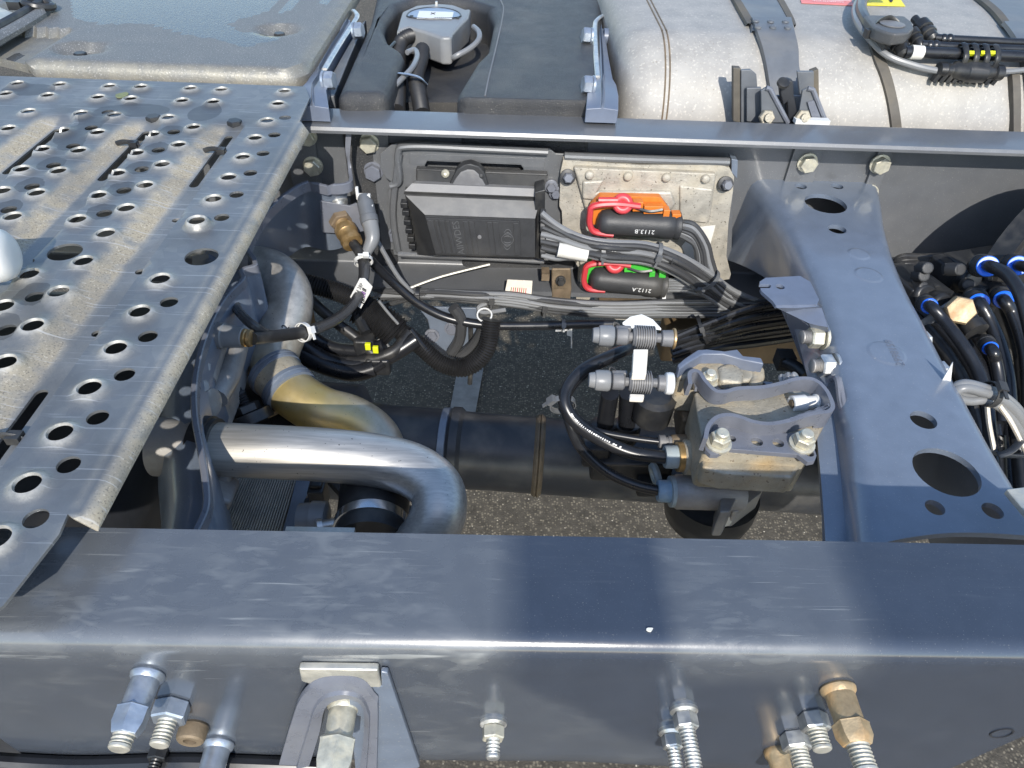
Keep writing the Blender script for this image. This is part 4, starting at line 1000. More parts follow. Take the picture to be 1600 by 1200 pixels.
def connector(col, cx0, cy0, cx1, cy1, rr, body, lev, txt, tp):
    yk = .715
    a, b = pY(cx0, cy0, yk), pY(cx1, cy1, yk); d = (b-a).normalized(); L = (b-a).length; r = mm(rr, a)
    cn = thing('connector', {'orange': 'orange connector with red lever and black boot on the cast unit', 'green': 'green connector with red lever and black boot on the cast unit'}[col], 'connector', (a+b)/2, 'lever connectors')
    g = G(); g.lathe(a, d, [(0, r*.25), (r*.12, r*.62), (r*.35, r*.9), (r*.8, r), (L*.55, r*1.02), (L*.74, r*1.0), (L*.78, r*1.07), (L*.90, r*1.07), (L*.92, r*.98), (L*.95, r*1.1), (L*.985, r*1.1), (L, r*.9)], 28, sq=1.); part('boot', g, 'ecudark', cn, sharp=50)
    g = G(); g.plate([rect(body, YC-.018)], (0, -.012, 0)); part('body', g, col, cn, bevel=.002)
    for i, (pp, th, yy) in enumerate(lev):
        g = G(); g.tube(rect(pp, yy), th, 8, 6, flat=.8); o = part('lever', g, 'red', cn)
    cxp = tp['eye']; q = pY(*cxp, .708); dirn = (0, -.8, .6)
    g = G(); g.torus(q, dirn, .0090, .0058, 24, 10, .8); part('lever_eye', g, 'red', cn)
    g = G(); g.lathe(q, dirn, [(-.004, .005), (.001, .005), (.0015, .004)], 14); part('lever_pin', g, 'brass' if col == 'orange' else 'green', cn)
    for (bx, by, sx, sz) in tp['boxes']:
        q = pY(bx, by, .714); g = G(); g.box(q, (mm(sx, q), .014, mm(sz, q)*1.3), Matrix.Rotation(-.04, 3, 'Y')); part('latch', g, col, cn, bevel=.001)
    q = pY(*tp['clip'], .708); g = G(); g.tube([q+d*(-.02)+V((0, 0, .004)), q+d*.0, q+d*.018+V((0, 0, .004))], .0028, 6, 4); part('clip', g, 'black', cn)
    m_ = pY(*tp['t'], yk-.01); o_ = (CAM-m_); o_ = (o_-d*o_.dot(d)).normalized(); ctr = a+d*(m_-a).dot(d)
    o2 = (o_+d.cross(o_)*0+V((0, 0, -.55))).normalized(); o2 = (o2-d*o2.dot(d)).normalized()
    text_part(txt, 'print', 'print', cn, ctr+o2*r*1.03, -d, o2.cross(-d), .0095, .0005, 1.1)
    return cn
connector('orange', 932, 346, 1062, 353, 20, [(921, 316), (936, 300), (1030, 302), (1042, 318), (1042, 345), (921, 345)],
          [([(1000, 322), (960, 318), (927, 322), (922, 335), (922, 352), (930, 362), (958, 366)], .0056, .706), ([(935, 312), (965, 312)], .0045, .707)], '2113.B',
          dict(eye=(973, 318), boxes=[(996, 320, 16, 12), (1020, 325, 30, 10), (1040, 332, 10, 12), (1056, 335, 14, 6)], clip=(1015, 330), t=(1006, 356)))
connector('green', 921, 434, 1040, 446, 19, [(914, 420), (920, 404), (1015, 408), (1022, 420), (1030, 440), (914, 436)],
          [([(985, 414), (950, 410), (920, 414), (914, 426), (913, 442), (921, 451), (945, 453)], .0056, .706), ([(925, 404), (955, 406)], .0045, .707)], '2112.A',
          dict(eye=(961, 412), boxes=[(982, 414, 14, 14), (1004, 416, 32, 12), (1018, 426, 9, 9), (1034, 427, 11, 7)], clip=(1000, 424), t=(1000, 452)))
# rusty clamp bracket under the cast unit
rb_ = thing('clamp_bracket', 'rusty brown clamp with a black bolt under the cast unit', 'bracket', pY(877, 475, .72))
g = G(); g.plate([rect([(862, 420), (892, 420), (893, 452), (890, 478), (863, 476), (862, 450)], .72)], (0, .004, 0)); g.box(pY(876, 436, .735), (.026, .03, .02)); part('plate', g, 'rust', rb_, bevel=.002)
q = pY(876, 438, .718); g = G(); g.lathe(q, (0, -1, .2), [(0, .008), (.003, .008)], 14); g.hexa(q+V((0, -.003, 0)), (0, -1, .2), .006, .007); part('bolt', g, 'black', rb_)
g = G(); g.box(pY(852, 428, .73), (.012, .02, .012)); part('tab', g, 'rust', rb_)
a_ = rect([(936, 470), (1020, 470), (1020, 495), (936, 492)], .74); g = G(); g.plate([a_], (0, .02, 0)); single('spacer_block', g, 'rust', 'brown rusty block below the rail under the cast unit', 'block', bevel=.002)

def print_marks(parent, pts, r, t0, t1, seed=1, sz=.0018):
    path = smooth_path([V(p) for p in pts], 24); rnd = random.Random(seed); n = len(path); i = int(t0*n); g = G()
    while i < int(t1*n)-1:
        t = (path[i+1]-path[i]).normalized(); o = CAM-path[i]; o = (o-t*o.dot(t)).normalized(); s = t.cross(o)
        c = path[i]+o*(r*1.03)+s*r*.25
        if rnd.random() < .8:
            L = sz*rnd.uniform(.5, 1.2); h = sz*rnd.uniform(.35, .6); g.plate([[c-t*L*.5-s*h, c+t*L*.5-s*h, c+t*L*.5+s*h*.2, c+t*L*.1+s*h, c-t*L*.5+s*h]], o*.0002)
        i += max(1, int(n*sz*1.3/max(.05, sum((path[k+1]-path[k]).length for k in range(n-1)))))
    o_ = part('print_marks', g, 'print', parent); o_['kind'] = 'stuff'
# ================================================================== HARNESSES
def cable_run(parent, pts, r, mat='cable', jit=0, k=1, n=8, seed=0, name='cable', sub=6):
    rnd = random.Random(seed)
    for i in range(k):
        off = V((rnd.uniform(-1, 1), rnd.uniform(-1, 1), rnd.uniform(-1, 1)))*jit
        P = [p+off*(.6+.4*math.sin(j*1.7+i))+V((rnd.uniform(-1, 1), rnd.uniform(-1, 1), rnd.uniform(-1, 1)))*jit*.35 for j, p in enumerate(pts)]
        g = G(); g.tube(P, r*rnd.uniform(.85, 1.12), n, sub); part(name, g, mat, parent)
def PY(lst): return [pY(a, b, y) for a, b, y in lst]
h1_ = thing('cable_bundle', 'thick grey cable bundle from the black control unit across the cast unit', 'cables', pY(980, 395, .69), 'cable bundles on the far rail')
for i in range(7):
    o_ = (i-3); y0 = 332+i*11
    cable_run(h1_, PY([(846, y0, .700), (872, y0+6+max(0, (3-i))*5, .694), (910, 371+i*4.6, .688-(i % 2)*.006), (950, 378+i*4.6, .684-(i % 3)*.006), (1010, 382+i*4.8, .686-(i % 2)*.006), (1060, 398+i*5.6, .686-(i % 3)*.006), (1105, 424+i*6.6, .688), (1150, 456+i*5.5, .690), (1215, 482+i*3, .692)]), .0042, 'cable' if i % 3 else 'cablegrey', .0010, 1, 8, i)
for i in range(3):
    cable_run(h1_, PY([(846, 372+i*8, .704), (880, 378+i*6, .698), (915, 388+i*4, .690), (1000, 393+i*3, .688), (1060, 412+i*4, .690), (1140, 462+i*3, .69)]), .004, 'cablegrey', .001, 1, 8, 20+i)
g = G(); a_, b_ = pY(872, 390, .684), pY(918, 399, .680); g.lathe(a_, b_-a_, [(0, .0105), ((b_-a_).length, .0095)], 18); part('white_sleeve', g, 'label', h1_)
tie(h1_, pY(941, 392, .687), pY(960, 392, .687)-pY(930, 391, .687), .0135, .006, head=pY(941, 408, .66)-pY(941, 392, .687))
tie(h1_, pY(1027, 394, .687), pY(1040, 398, .687)-pY(1015, 392, .687), .0135, .006, head=pY(1027, 410, .66)-pY(1027, 394, .687))
tie(h1_, pY(1046, 404, .687), pY(1055, 408, .687)-pY(1035, 400, .687), .011, .003, 'black')
tie(h1_, pY(1106, 436, .686), pY(1115, 446, .686)-pY(1098, 428, .686), .018, .006, head=pY(1085, 470, .66)-pY(1106, 436, .686))
g = G(); a_ = pY(1018, 446, .700); b_ = pY(1040, 446, .700); tie(h1_, pY(1037, 447, .714), EX, .0165, .004, 'white', head=pY(1032, 480, .69)-pY(1037, 447, .714))
h2_ = thing('cable_bundle', 'cables leaving the orange connector and curving down', 'cables', pY(1100, 400, .7), 'cable bundles on the far rail')
for i in range(6):
    cable_run(h2_, PY([(1062, 346+i*4, .712), (1085, 350+i*6, .704), (1105-i*3, 378+i*5, .698), (1114-i*5, 410+i*4, .694), (1128-i*4, 444+i*2, .69), (1160, 474+i*3, .692)]), .0040, 'cablegrey' if i % 3 == 1 else 'cable', .001, 1, 8, 40+i)
for i in range(5):
    cable_run(h2_, PY([(1040, 438+i*4, .71), (1065, 438+i*4, .702), (1100, 442+i*5, .698), (1150, 468+i*4, .696)]), .0032, 'cablegrey', .0008, 1, 8, 60+i)
h3_ = thing('wiring_harness', 'long loose harness of thin grey cables under the far rail', 'harness', pY(850, 475, .69), 'cable bundles on the far rail')
ends = [(584, 454), (584, 462), (590, 469), (640, 458), (600, 476), (650, 462)]
for i in range(11):
    e = ends[i % 6]; s = (i-5)
    cable_run(h3_, PY([(e[0]+i, e[1], .70), (660, 460+s*1.2, .694), (740, 464+s*1.5, .690-(i % 3)*.005), (800, 468+s*2.0, .690-(i % 2)*.006), (870, 478+s*2.0, .690-(i % 3)*.005), (960, 484+s*2.2, .690-(i % 2)*.006), (1050, 482+s*2.4, .690), (1140, 482+s*2.6, .69), (1240, 484+s*2.5, .69)]), .0033, 'cablegrey' if i % 2 else 'cable', .0012, 1, 8, 80+i)
for px, py in ((652, 462), (768, 468), (850, 480)):
    tie(h3_, pY(px, py, .689), EX*1+V((0, 0, -.1)), .013, .006, 'black', head=(0, -1, .4))
g = G(); g.tube(PY([(760, 474, .684), (748, 480, .680), (755, 488, .678), (790, 484, .682)]), .0035, 8); part('cable', g, 'cablegrey', h3_)
a_ = rect([(793, 437), (832, 439), (830, 465), (788, 461)], .690)
lb = thing('paper_label', 'square tan paper label stuck to the cables under the black control unit', 'label', a_[3]); g = G(); g.plate([a_], (0, .0008, 0)); part('paper', g, 'labeltan', lb)
for i in range(8):
    u0 = .2+.08*i; g = G(); bl = a_[0].lerp(a_[1], u0); bl2 = a_[3].lerp(a_[2], u0); w_ = (a_[1]-a_[0])*.03
    p0, p1 = bl.lerp(bl2, .45), bl.lerp(bl2, .8); o_ = V((0, -.0006, 0)); g.plate([[p0+o_, p0+w_+o_, p1+w_+o_, p1+o_]], (0, .0003, 0)); part('bar', g, 'red' if i % 2 else 'brass', lb)
# dark tapes / tubes toward the crossmember
h4_ = thing('tube_bundle', 'bundle of glossy black tubes running to the crossmember', 'tubes', pY(1150, 520, .66), 'cable bundles on the far rail')
for i in range(9):
    cable_run(h4_, PY([(1050, 530+i*4-(i % 2)*10, .64+(i % 3)*.006), (1110, 505+i*5, .652), (1180, 480+i*7, .66+(i % 2)*.006), (1250, 470+i*7, .668)]), .0058, 'hose', .0015, 1, 10, 120+i, 'tube')
tie(h4_, pY(1098, 515, .65), pY(1150, 497, .65)-pY(1050, 535, .65), .022, .005, 'black')
# black loom arches low behind the pipes
lm = thing('corrugated_conduit', 'black corrugated conduit sagging below the far rail', 'conduit', pY(700, 560, .62))
g = G(); g.tube(PY([(470, 440, .66), (540, 462, .655), (600, 500, .64), (650, 535, .63), (690, 568, .62), (730, 574, .62), (760, 545, .63), (768, 500, .65)]), .0145, 14, 10, corr=.004); part('main_conduit', g, 'loom', lm)
g = G(); g.tube(PY([(560, 480, .65), (600, 505, .64), (618, 520, .635)]), .026, 18, 8, corr=.005); part('wide_conduit', g, 'loom', lm)
g = G(); g.tube(PY([(440, 500, .63), (480, 545, .60), (540, 572, .59), (600, 560, .60), (650, 530, .62)]), .012, 12, 8); part('hose', g, 'hose', lm)
g = G(); g.tube(PY([(430, 520, .62), (480, 560, .59), (545, 582, .58), (585, 575, .585)]), .013, 12, 8); part('hose', g, 'hose', lm)
g = G(); g.tube(PY([(440, 470, .65), (500, 535, .62), (560, 548, .61), (600, 540, .61)]), .010, 12, 8); part('hose', g, 'hose', lm)
for k_, pts_ in enumerate(([(452, 490, .64), (486, 552, .60), (545, 566, .595), (610, 552, .60), (640, 520, .63)], [(436, 512, .62), (470, 552, .595), (520, 576, .585), (570, 580, .585), (600, 566, .59)], [(470, 455, .66), (520, 500, .63), (560, 530, .615), (590, 560, .60)], [(640, 515, .63), (668, 550, .62), (700, 578, .615), (735, 570, .62), (758, 530, .635)])):
    g = G(); g.tube(PY(pts_), (.009, .0075, .008, .006)[k_], 12, 8); part('hose', g, 'hose' if k_ % 2 else 'rubber', lm)
g = G(); q = pY(572, 545, .615); g.box(q, (.03, .03, .05)); part('plug_housing', g, 'black', lm, bevel=.005, seg=3)
g = G(); q = pY(592, 566, .60); g.box(q, (.036, .03, .03)); part('plug_housing', g, 'black', lm, bevel=.005, seg=3)
g = G(); g.tube(PY([(556, 478, .64), (560, 495, .63), (572, 520, .61)]), .008, 8); part('tie_strap', g, 'black', lm)
for px, py in ((587, 546), (575, 541)):
    g = G(); q = pY(px, py, .59); g.box(q, (.008, .006, .011)); part('yellow_lock', g, 'yelplug', lm, bevel=.001)
for (pa, pb) in (([(592, 470), (606, 488), (622, 506)], 0), ([(610, 545), (595, 530), (582, 545), (580, 555)], 0)):
    g = G(); g.tube([pY(a, b, .625) for a, b in pa], .0022, 6); part('cable', g, 'cablegrey', lm)
bp = thing('hanger_plate', 'dark blue plate with bolts hanging below the far rail', 'plate', pY(700, 540, .68))
g = G(); g.plate([rect([(652, 480), (745, 482), (748, 520), (738, 545), (722, 570), (690, 560), (676, 538), (668, 500)], .70)], (0, .005, 0)); part('plate', g, 'frame', bp, bevel=.002)
for px, py in ((675, 524), (706, 513)):
    q = pY(px, py, .698); g = G(); g.hexa(q, (0, -1, .2), .009, .008); g.lathe(q, (0, -1, .2), [(0, .012), (.002, .012)], 14); part('bolt', g, 'framegrey', bp)
for pts, r in (([(708, 480), (720, 500), (718, 530), (705, 552)], .009), ([(760, 500), (750, 525), (735, 545), (715, 560)], .009)):
    g = G(); g.tube([pY(a, b, .668) for a, b in pts], r, 10); part('tube', g, 'cable', bp)
g = G(); g.torus(pY(757, 492, .668), (0, -.5, 1), .011, .0014, 18, 6); part('clip', g, 'white', bp)
g = G(); g.tube([pY(735, 500, .70), pY(736, 560, .69), pY(734, 600, .68)], .004, 8); part('rod', g, 'rubber', bp)

# air line bracket, brass fitting and sensor
br = thing('line_bracket', 'grey angle bracket holding a brass air fitting and a sensor plug', 'bracket', pY(545, 365, .71))
g = G(); g.plate([rect([(499, 314), (546, 322), (555, 318), (570, 324), (575, 360), (548, 366), (503, 363)], .70)], (0, .004, 0)); part('plate', g, 'framegrey', br, bevel=.001)
g = G(); g.plate([[pY(499, 314, .70), pY(503, 363, .70), pY(503, 363, .70)+V((-.003, .05, 0)), pY(505, 316, .72)+V((0, .02, .012))]], (.004, 0, 0)); part('side_flange', g, 'framegrey', br)
q = pY(530, 318, .712); g = G(); g.lathe(q, (0, .3, 1), [(0, .012), (.006, .012), (.009, .009), (.010, .004)], 16); part('end_cap', g, 'zinc', br)
q0, q1 = pY(533, 346, .696), pY(553, 384, .655); d = (q1-q0).normalized(); L = (q1-q0).length
fit = thing('air_fitting', 'brass compression fitting with a black air hose pushed in', 'fitting', q0)
g = G(); g.hexa(q0-d*.006, d, .0165, .010); part('hex_nut', g, 'rust', fit)
g = G(); g.lathe(q0, d, [(0, .010), (.012, .0095), (.014, .0085)], 18); part('neck', g, 'brass', fit)
g = G(); g.lathe(q0+d*.013, d, [(0, .013), (.002, .0155), (.012, .0155), (.014, .0142), (.024, .014), (.025, .0152), (.032, .0142), (.033, .008)], 20); part('sleeve', g, 'brass', fit, label='pale dirty brass sleeve')
sn = thing('sensor_plug', 'blue-grey sensor plug with a white lock beside the brass fitting', 'plug', pY(573, 335, .69))
q0, q1 = pY(568, 306, .70), pY(579, 352, .668); d = (q1-q0).normalized()
g = G(); g.lathe(q0, d, [(0, .0085), (.010, .0095), (.0102, .0115), (.030, .0115), (.031, .0125), (.040, .0125), (.041, .010)], 20); part('plug_body', g, 'strap', sn)
g = G(); g.box(q0+d*.004, (.018, .006, .014)); g.box(q0+V((-.008, 0, .004)), (.004, .006, .018)); g.box(q0+d*.014+V((.004, -.004, 0)), (.014, .008, .008)); part('white_lock', g, 'white', sn, bevel=.001)
g = G(); g.tube([q1-d*.004, pY(582, 372, .655), pY(574, 392, .645), pY(570, 404, .64)], [.0115, .010, .0072, .0058], 12, 6); part('boot', g, 'cablegrey', sn)
hz_ = thing('air_hose', 'black air hose curving from the brass fitting down to the cast housing', 'hose', pY(560, 460, .58))
hp = [pY(552, 380, .656), pY(566, 405, .63), pY(567, 440, .60), pY(552, 475, .56), pY(520, 502, .51), pY(480, 517, .46), pY(440, 524, .42), pY(398, 530, .385)]
hp[-1] = pz(394, 529, -.085)
g = G(); g.tube(hp, .0068, 12, 8); part('hose_run', g, 'rubber', hz_)
hp2 = [pY(570, 402, .638), pY(572, 425, .61), pY(563, 460, .575), pY(535, 494, .52), pY(480, 520, .455), pY(430, 524, .42), pz(395, 508, -.08), pz(372, 485, -.085), pz(366, 470, -.09)]
print_marks(hz_, hp, .0068, .5, .72, 3)
g = G(); g.tube(hp2, .0052, 10, 8); part('sensor_cable', g, 'cable', hz_)
tie(hz_, pY(568, 408, .628), pY(568, 430, .61)-pY(560, 385, .65), .0118, .005, 'white', head=pY(580, 402, .6)-pY(568, 408, .628))
tie(hz_, pY(474, 519, .456), pY(490, 513, .47)-pY(455, 522, .44), .0105, .0055, 'white')
g = G(); a_ = [pY(562, 435, .575), pY(570, 435, .575), pY(582, 448, .575), pY(578, 458, .575), pY(564, 482, .575), pY(557, 478, .575), pY(547, 464, .575)]
tg_ = thing('barcode_tag', 'white barcode tag wrapped round the black air hose', 'tag', a_[4]); g.plate([a_], (0, .0008, 0)); part('paper', g, 'white', tg_)
u_ = (a_[3]-a_[4]).normalized(); w_ = (a_[5]-a_[3]); c_ = (a_[3]+a_[5])/2
for i in range(9):
    g = G(); p0 = pY(563+i*1.35-(i*.9), 470-i*2.6, .5735); e = pY(569+i*1.35-(i*.9), 473.6-i*2.6, .5735); t_ = (pY(560, 472, .5735)-pY(561, 470, .5735))*(.5 if i % 2 else .85)
    g.plate([[p0, e, e+t_, p0+t_]], (0, -.0002, 0)); part('bar', g, 'purple' if 3 < i < 7 else 'ink', tg_)
xd = pY(566, 442, .573)-pY(552, 466, .573); text_part('1924 38P', 'print', 'ink', tg_, pY(559.5, 454, .5738), xd, (CAM-a_[0]).cross(xd), .0068, .0003)
hb = thing('air_hose', 'long black air hose sagging from the bracket to the grey hose couplings', 'hose', pY(700, 480, .66))
g = G(); g.tube(PY([(575, 402, .66), (590, 418, .67), (618, 445, .675), (655, 475, .672), (700, 497, .668), (760, 508, .664), (830, 509, .660), (900, 507, .656), (960, 506, .66)]), .0068, 12, 8); part('hose_run', g, 'hose', hb)
tie(hb, pY(880, 508, .657), EX, .0078, .005, 'tie')
g = G(); a_ = rect([(868, 513), (887, 513), (887, 517), (868, 518)], .652); g.plate([a_], (0, .001, 0)); part('tie_tail', g, 'white', hb)
g = G(); g.plate([rect([(891, 514), (894, 514), (894, 544), (892, 544), (892, 526), (886, 524), (886, 517)], .65)], (0, .001, 0)); part('tie_tail', g, 'label', hb)
sc_ = thing('sensor_cable', 'thin grey cable from the plug swinging down to the harness', 'cable', pY(620, 430, .68))
g = G(); g.tube(PY([(584, 366, .69), (600, 395, .688), (622, 432, .686), (645, 458, .688)]), .0035, 8, 8); part('cable', g, 'cablegrey', sc_)
g = G(); g.tube(PY([(640, 450, .70), (690, 432, .72), (765, 413, .745)]), .002, 6, 4); single('thin_rod', g, 'galv', 'thin bright rod slanting below the black control unit', 'rod')
# ================================================================== VALVE UNDER THE BRACKET
ZA = -.075
def A(lst, z=ZA): return [pz(a, b, z) for a, b in lst]
vb = thing('valve_bracket', 'blue-grey U-shaped bracket with slotted feet carrying the air valve', 'bracket', pz(1200, 640, -.1))
up1 = A([(1082, 600), (1081, 584), (1090, 582), (1100, 596), (1117, 612), (1136, 614), (1155, 609), (1193, 607), (1222, 601), (1247, 594), (1268, 594), (1280, 600)])
g = G(); g.ribbon(up1, (0, .003, -.018), .004, 6); part('upper_arm', g, 'framegrey', vb, sharp=50)
mid_ = A([(1278, 598), (1290, 612), (1298, 632), (1293, 640), (1280, 641)])
g = G(); g.ribbon(mid_, (0, .002, -.022), .004, 6); part('end_bend', g, 'framegrey', vb, sharp=50)
lo1 = A([(1284, 641), (1266, 644), (1232, 654), (1203, 659), (1178, 656), (1155, 648), (1136, 645), (1117, 650), (1104, 664), (1099, 684)])
g = G(); g.ribbon(lo1, (0, .002, -.018), .004, 6); part('lower_arm', g, 'framegrey', vb, sharp=50)
# end face closing toward the right plate
g = G(); g.plate([[pz(1296, 634, ZA), pz(1286, 642, ZA), pz(1284, 664, ZA-.022), pz(1240, 668, ZA-.022), pz(1236, 656, ZA-.0)]], (0, .003, 0)); part('gusset', g, 'framegrey', vb)
ZF = ZA-.016
def foot(pts, hl, nm='foot'):
    lp = [pz(a, b, ZF) for a, b in pts]; hs = []
    for px, py, r in hl:
        p = pz(px, py, ZF); rr = mm(r, p); hs.append([p+V((rr*math.cos(t), rr*math.sin(t), 0)) for t in [2*math.pi*i/18 for i in range(18)]])
    g = G(); g.plate([lp]+hs, (0, 0, -.005)); return part(nm, g, 'framegrey', vb, bevel=.0012)
foot([(1083, 596), (1086, 586), (1110, 590), (1208, 597), (1202, 604), (1190, 609), (1150, 612), (1134, 617), (1116, 616), (1100, 606), (1086, 606)], [(1128, 604, 6), (1161, 601, 7), (1190, 601, 7)])
foot([(1101, 690), (1104, 672), (1112, 662), (1128, 660), (1150, 663), (1166, 674), (1230, 677), (1265, 675), (1276, 712), (1273, 720), (1262, 722), (1246, 710), (1136, 701), (1122, 710), (1110, 710), (1102, 702)], [(1183, 690, 9), (1216, 692, 9), (1143, 685, 7), (1265, 708, 7)])
def studnut(px, py, z, sc, mt='zincpale', ax=(0, -.12, 1)):
    p = pz(px, py, z); g = G(); axv = V(ax).normalized()
    g.lathe(p, axv, [(0, .0125*sc), (.003*sc, .0125*sc), (.0035*sc, .0105*sc)], 18); w = part('washer', g, mt, vb)
    g = G(); g.hexa(p+axv*.0035*sc, axv, .0098*sc, .010*sc); part('nut', g, mt, w)
    g = G(); g.lathe(p+axv*.0135*sc, axv, [(0, .006*sc), (.005*sc, .006*sc), (.006*sc, .005*sc)], 14); part('stud', g, mt, w)
studnut(1106, 597, ZF, .8); studnut(1122, 694, ZF, .95); studnut(1252, 695, ZF, .95); studnut(1226, 598, ZF, .75, 'castdark', (.5, -.12, .8))
# white fitting lying inside the bracket
q0, q1 = pz(1236, 631, -.094), pz(1286, 627, -.094); d = (q1-q0).normalized(); L = (q1-q0).length; r = mm(13, q0)
wf = thing('white_fitting', 'white plastic fitting lying inside the U-shaped bracket', 'fitting', q0)
g = G(); g.lathe(q0, d, [(.002, r*.45), (0, r*.8), (.0005, r), (L*.42, r*1.02), (L*.44, r*.82), (L*.72, r*.8), (L*.74, r*.98), (L*.96, r*.95), (L, r*.8)], 22); part('body', g, 'white', wf, sharp=40)
g = G(); g.lathe(q0-d*.0005, d, [(0, r*.5), (.002, r*.5)], 16); part('bore', g, 'rust', wf)
# valve body
va = thing('air_valve', 'oxidised cast aluminium air valve hanging below the U-shaped bracket', 'valve', pz(1170, 700, -.18))
def slab(pts, z0, z1, mt, nm, bv=.004):
    g = G(); g.plate([[pz(a, b, z0) for a, b in pts]], (0, 0, z1-z0)); return part(nm, g, mt, va, bevel=bv, seg=3)
slab([(1085, 612), (1120, 608), (1240, 612), (1282, 630), (1290, 660), (1262, 712), (1110, 704), (1100, 700), (1090, 650)], -.097, -.150, 'valve', 'upper_block', .004)
slab([(1096, 700), (1112, 704), (1252, 712), (1254, 722), (1238, 746), (1130, 739), (1098, 730)], -.112, -.136, 'valve', 'lower_block', .003)
g = G(); a_, b_ = pz(1170, 634, -.122), pz(1258, 640, -.122); g.lathe(a_, b_-a_, [(0, .020), ((b_-a_).length*.5, .021), ((b_-a_).length, .019)], 26); part('bore_housing', g, 'cast', va)
# round ports on the left
def port(p0, p1, rr, mt, nm, prof=None):
    d = (p1-p0).normalized(); L = (p1-p0).length; g = G()
    prof = prof or [(0, 1), (.05, 1.03), (.95, 1.03), (1, .9)]
    g.lathe(p0, d, [(t*L, k*rr) for t, k in prof], 24); return part(nm, g, mt, va, sharp=40)
port(pz(1130, 715, -.150), pz(1066, 714, -.150), mm(27, pz(1100, 715, -.15)), 'valve', 'port')
port(pz(1070, 714, -.150), pz(1057, 714, -.150), mm(23, pz(1060, 714, -.15)), 'brass', 'port_collar')
port(pz(1062, 714, -.150), pz(1038, 714, -.150), mm(18, pz(1060, 714, -.15)), 'palegrey', 'union_nut', [(0, 1), (.1, 1.05), (.9, 1.0), (1, .92)])
pcyl = port(pz(1160, 771, -.185), pz(1052, 768, -.185), mm(27, pz(1100, 770, -.185)), 'castdark', 'cylinder_port')
port(pz(1056, 768, -.185), pz(1046, 768, -.185), mm(24, pz(1050, 768, -.185)), 'palegrey', 'port_collar')
port(pz(1050, 768, -.185), pz(1027, 767, -.185), mm(17, pz(1040, 768, -.185)), 'paleblue', 'union_nut', [(0, 1), (.1, 1.05), (.9, 1.02), (1, .9)])
port(pz(1100, 689, -.15), pz(1048, 690, -.15), mm(11, pz(1070, 690, -.15)), 'rust', 'small_port')
port(pz(1050, 690, -.15), pz(1028, 690, -.15), mm(11, pz(1040, 690, -.15)), 'grey', 'small_nut', [(0, .8), (.3, .85), (.32, .7), (.5, .7), (.52, 1), (.95, 1), (1, .8)])
slab([(1150, 735), (1172, 738), (1140, 800), (1125, 800), (1128, 770)], -.175, -.215, 'castdark', 'flange_rib', .002)
slab([(1160, 738), (1202, 742), (1190, 770), (1150, 800), (1142, 796)], -.19, -.24, 'castdark', 'side_casting', .004)
g = G(); q = pz(1108, 785, -.235); g.lathe(q+V((0, 0, -.03)), EZ, [(0, .030), (.01, .046), (.03, .05), (.05, .05)], 32); part('diaphragm_cover', g, 'black', va, sharp=50)
g = G(); q = pz(1126, 805, -.21); g.hexa(q, (.2, -.8, .3), .008, .012); part('screw', g, 'zinc', va)
# left T-piece
port(pz(1095, 612, -.125), pz(1056, 609, -.125), mm(18, pz(1075, 610, -.125)), 'rust', 'elbow', [(0, 1), (.4, 1), (.42, .9), (.6, .9), (.62, 1.05), (1, 1.05)])
slab([(1060, 612), (1085, 612), (1084, 655), (1066, 656)], -.135, -.17, 'rust', 'elbow_leg', .005)
g = G(); q = pz(1074, 662, -.15); g.lathe(q, EZ, [(0, .008), (.012, .010), (.014, .007)], 16); part('drain_nut', g, 'rust', va)
# upper cover with blue top
slab([(1056, 576), (1075, 562), (1095, 548), (1110, 553), (1160, 556), (1196, 572), (1197, 590), (1150, 596), (1100, 590), (1060, 588)], -.085, -.135, 'valve', 'cover', .006)
slab([(1058, 570), (1072, 558), (1090, 546), (1104, 545), (1132, 548), (1152, 545), (1162, 556), (1190, 559), (1194, 568), (1162, 562), (1130, 553), (1098, 553), (1076, 566), (1062, 576)], -.072, -.086, 'frameblue', 'cover_top', .003)
slab([(1120, 572), (1135, 566), (1155, 570), (1165, 582), (1160, 598), (1125, 594)], -.082, -.13, 'valve', 'cover_boss', .006)
slab([(1172, 574), (1190, 572), (1197, 584), (1192, 600), (1172, 598)], -.084, -.13, 'valve', 'cover_boss', .005)
# hoses to the valve
def hose_thing(label, pts, r, mt='hose', extra=None):
    t = thing('air_hose', label, 'hose', pts[len(pts)//2]); g = G(); g.tube(pts, r, 14, 8); part('hose_run', g, mt, t); return t
m1 = hose_thing('fat black air hose curving into the pale grey union nut', [pz(1045, 715, -.150), pz(990, 708, -.148), pz(945, 690, -.14), pz(905, 665, -.125), pz(884, 635, -.11), pz(886, 608, -.10), pz(908, 580, -.09), pz(945, 560, -.085), pz(980, 545, -.09), pz(1010, 530, -.12)] , .0068)
print_marks(m1, [pz(1045, 715, -.150), pz(990, 708, -.148), pz(945, 690, -.14), pz(905, 665, -.125), pz(884, 635, -.11), pz(886, 608, -.10), pz(908, 580, -.09)], .0068, .25, .62, 5)
m2 = hose_thing('black air hose looping low into the light blue union nut', [pz(1032, 767, -.185), pz(990, 757, -.182), pz(945, 735, -.175), pz(908, 700, -.155), pz(890, 660, -.13), pz(884, 625, -.12), pz(896, 600, -.11), pz(925, 575, -.105), pz(960, 558, -.11)] , .0056)
m3 = hose_thing('thinner black hose ending in the small grey port of the valve', [pz(1030, 690, -.15), pz(985, 684, -.148), pz(930, 672, -.142), pz(900, 650, -.13), pz(890, 628, -.12)], .0035)
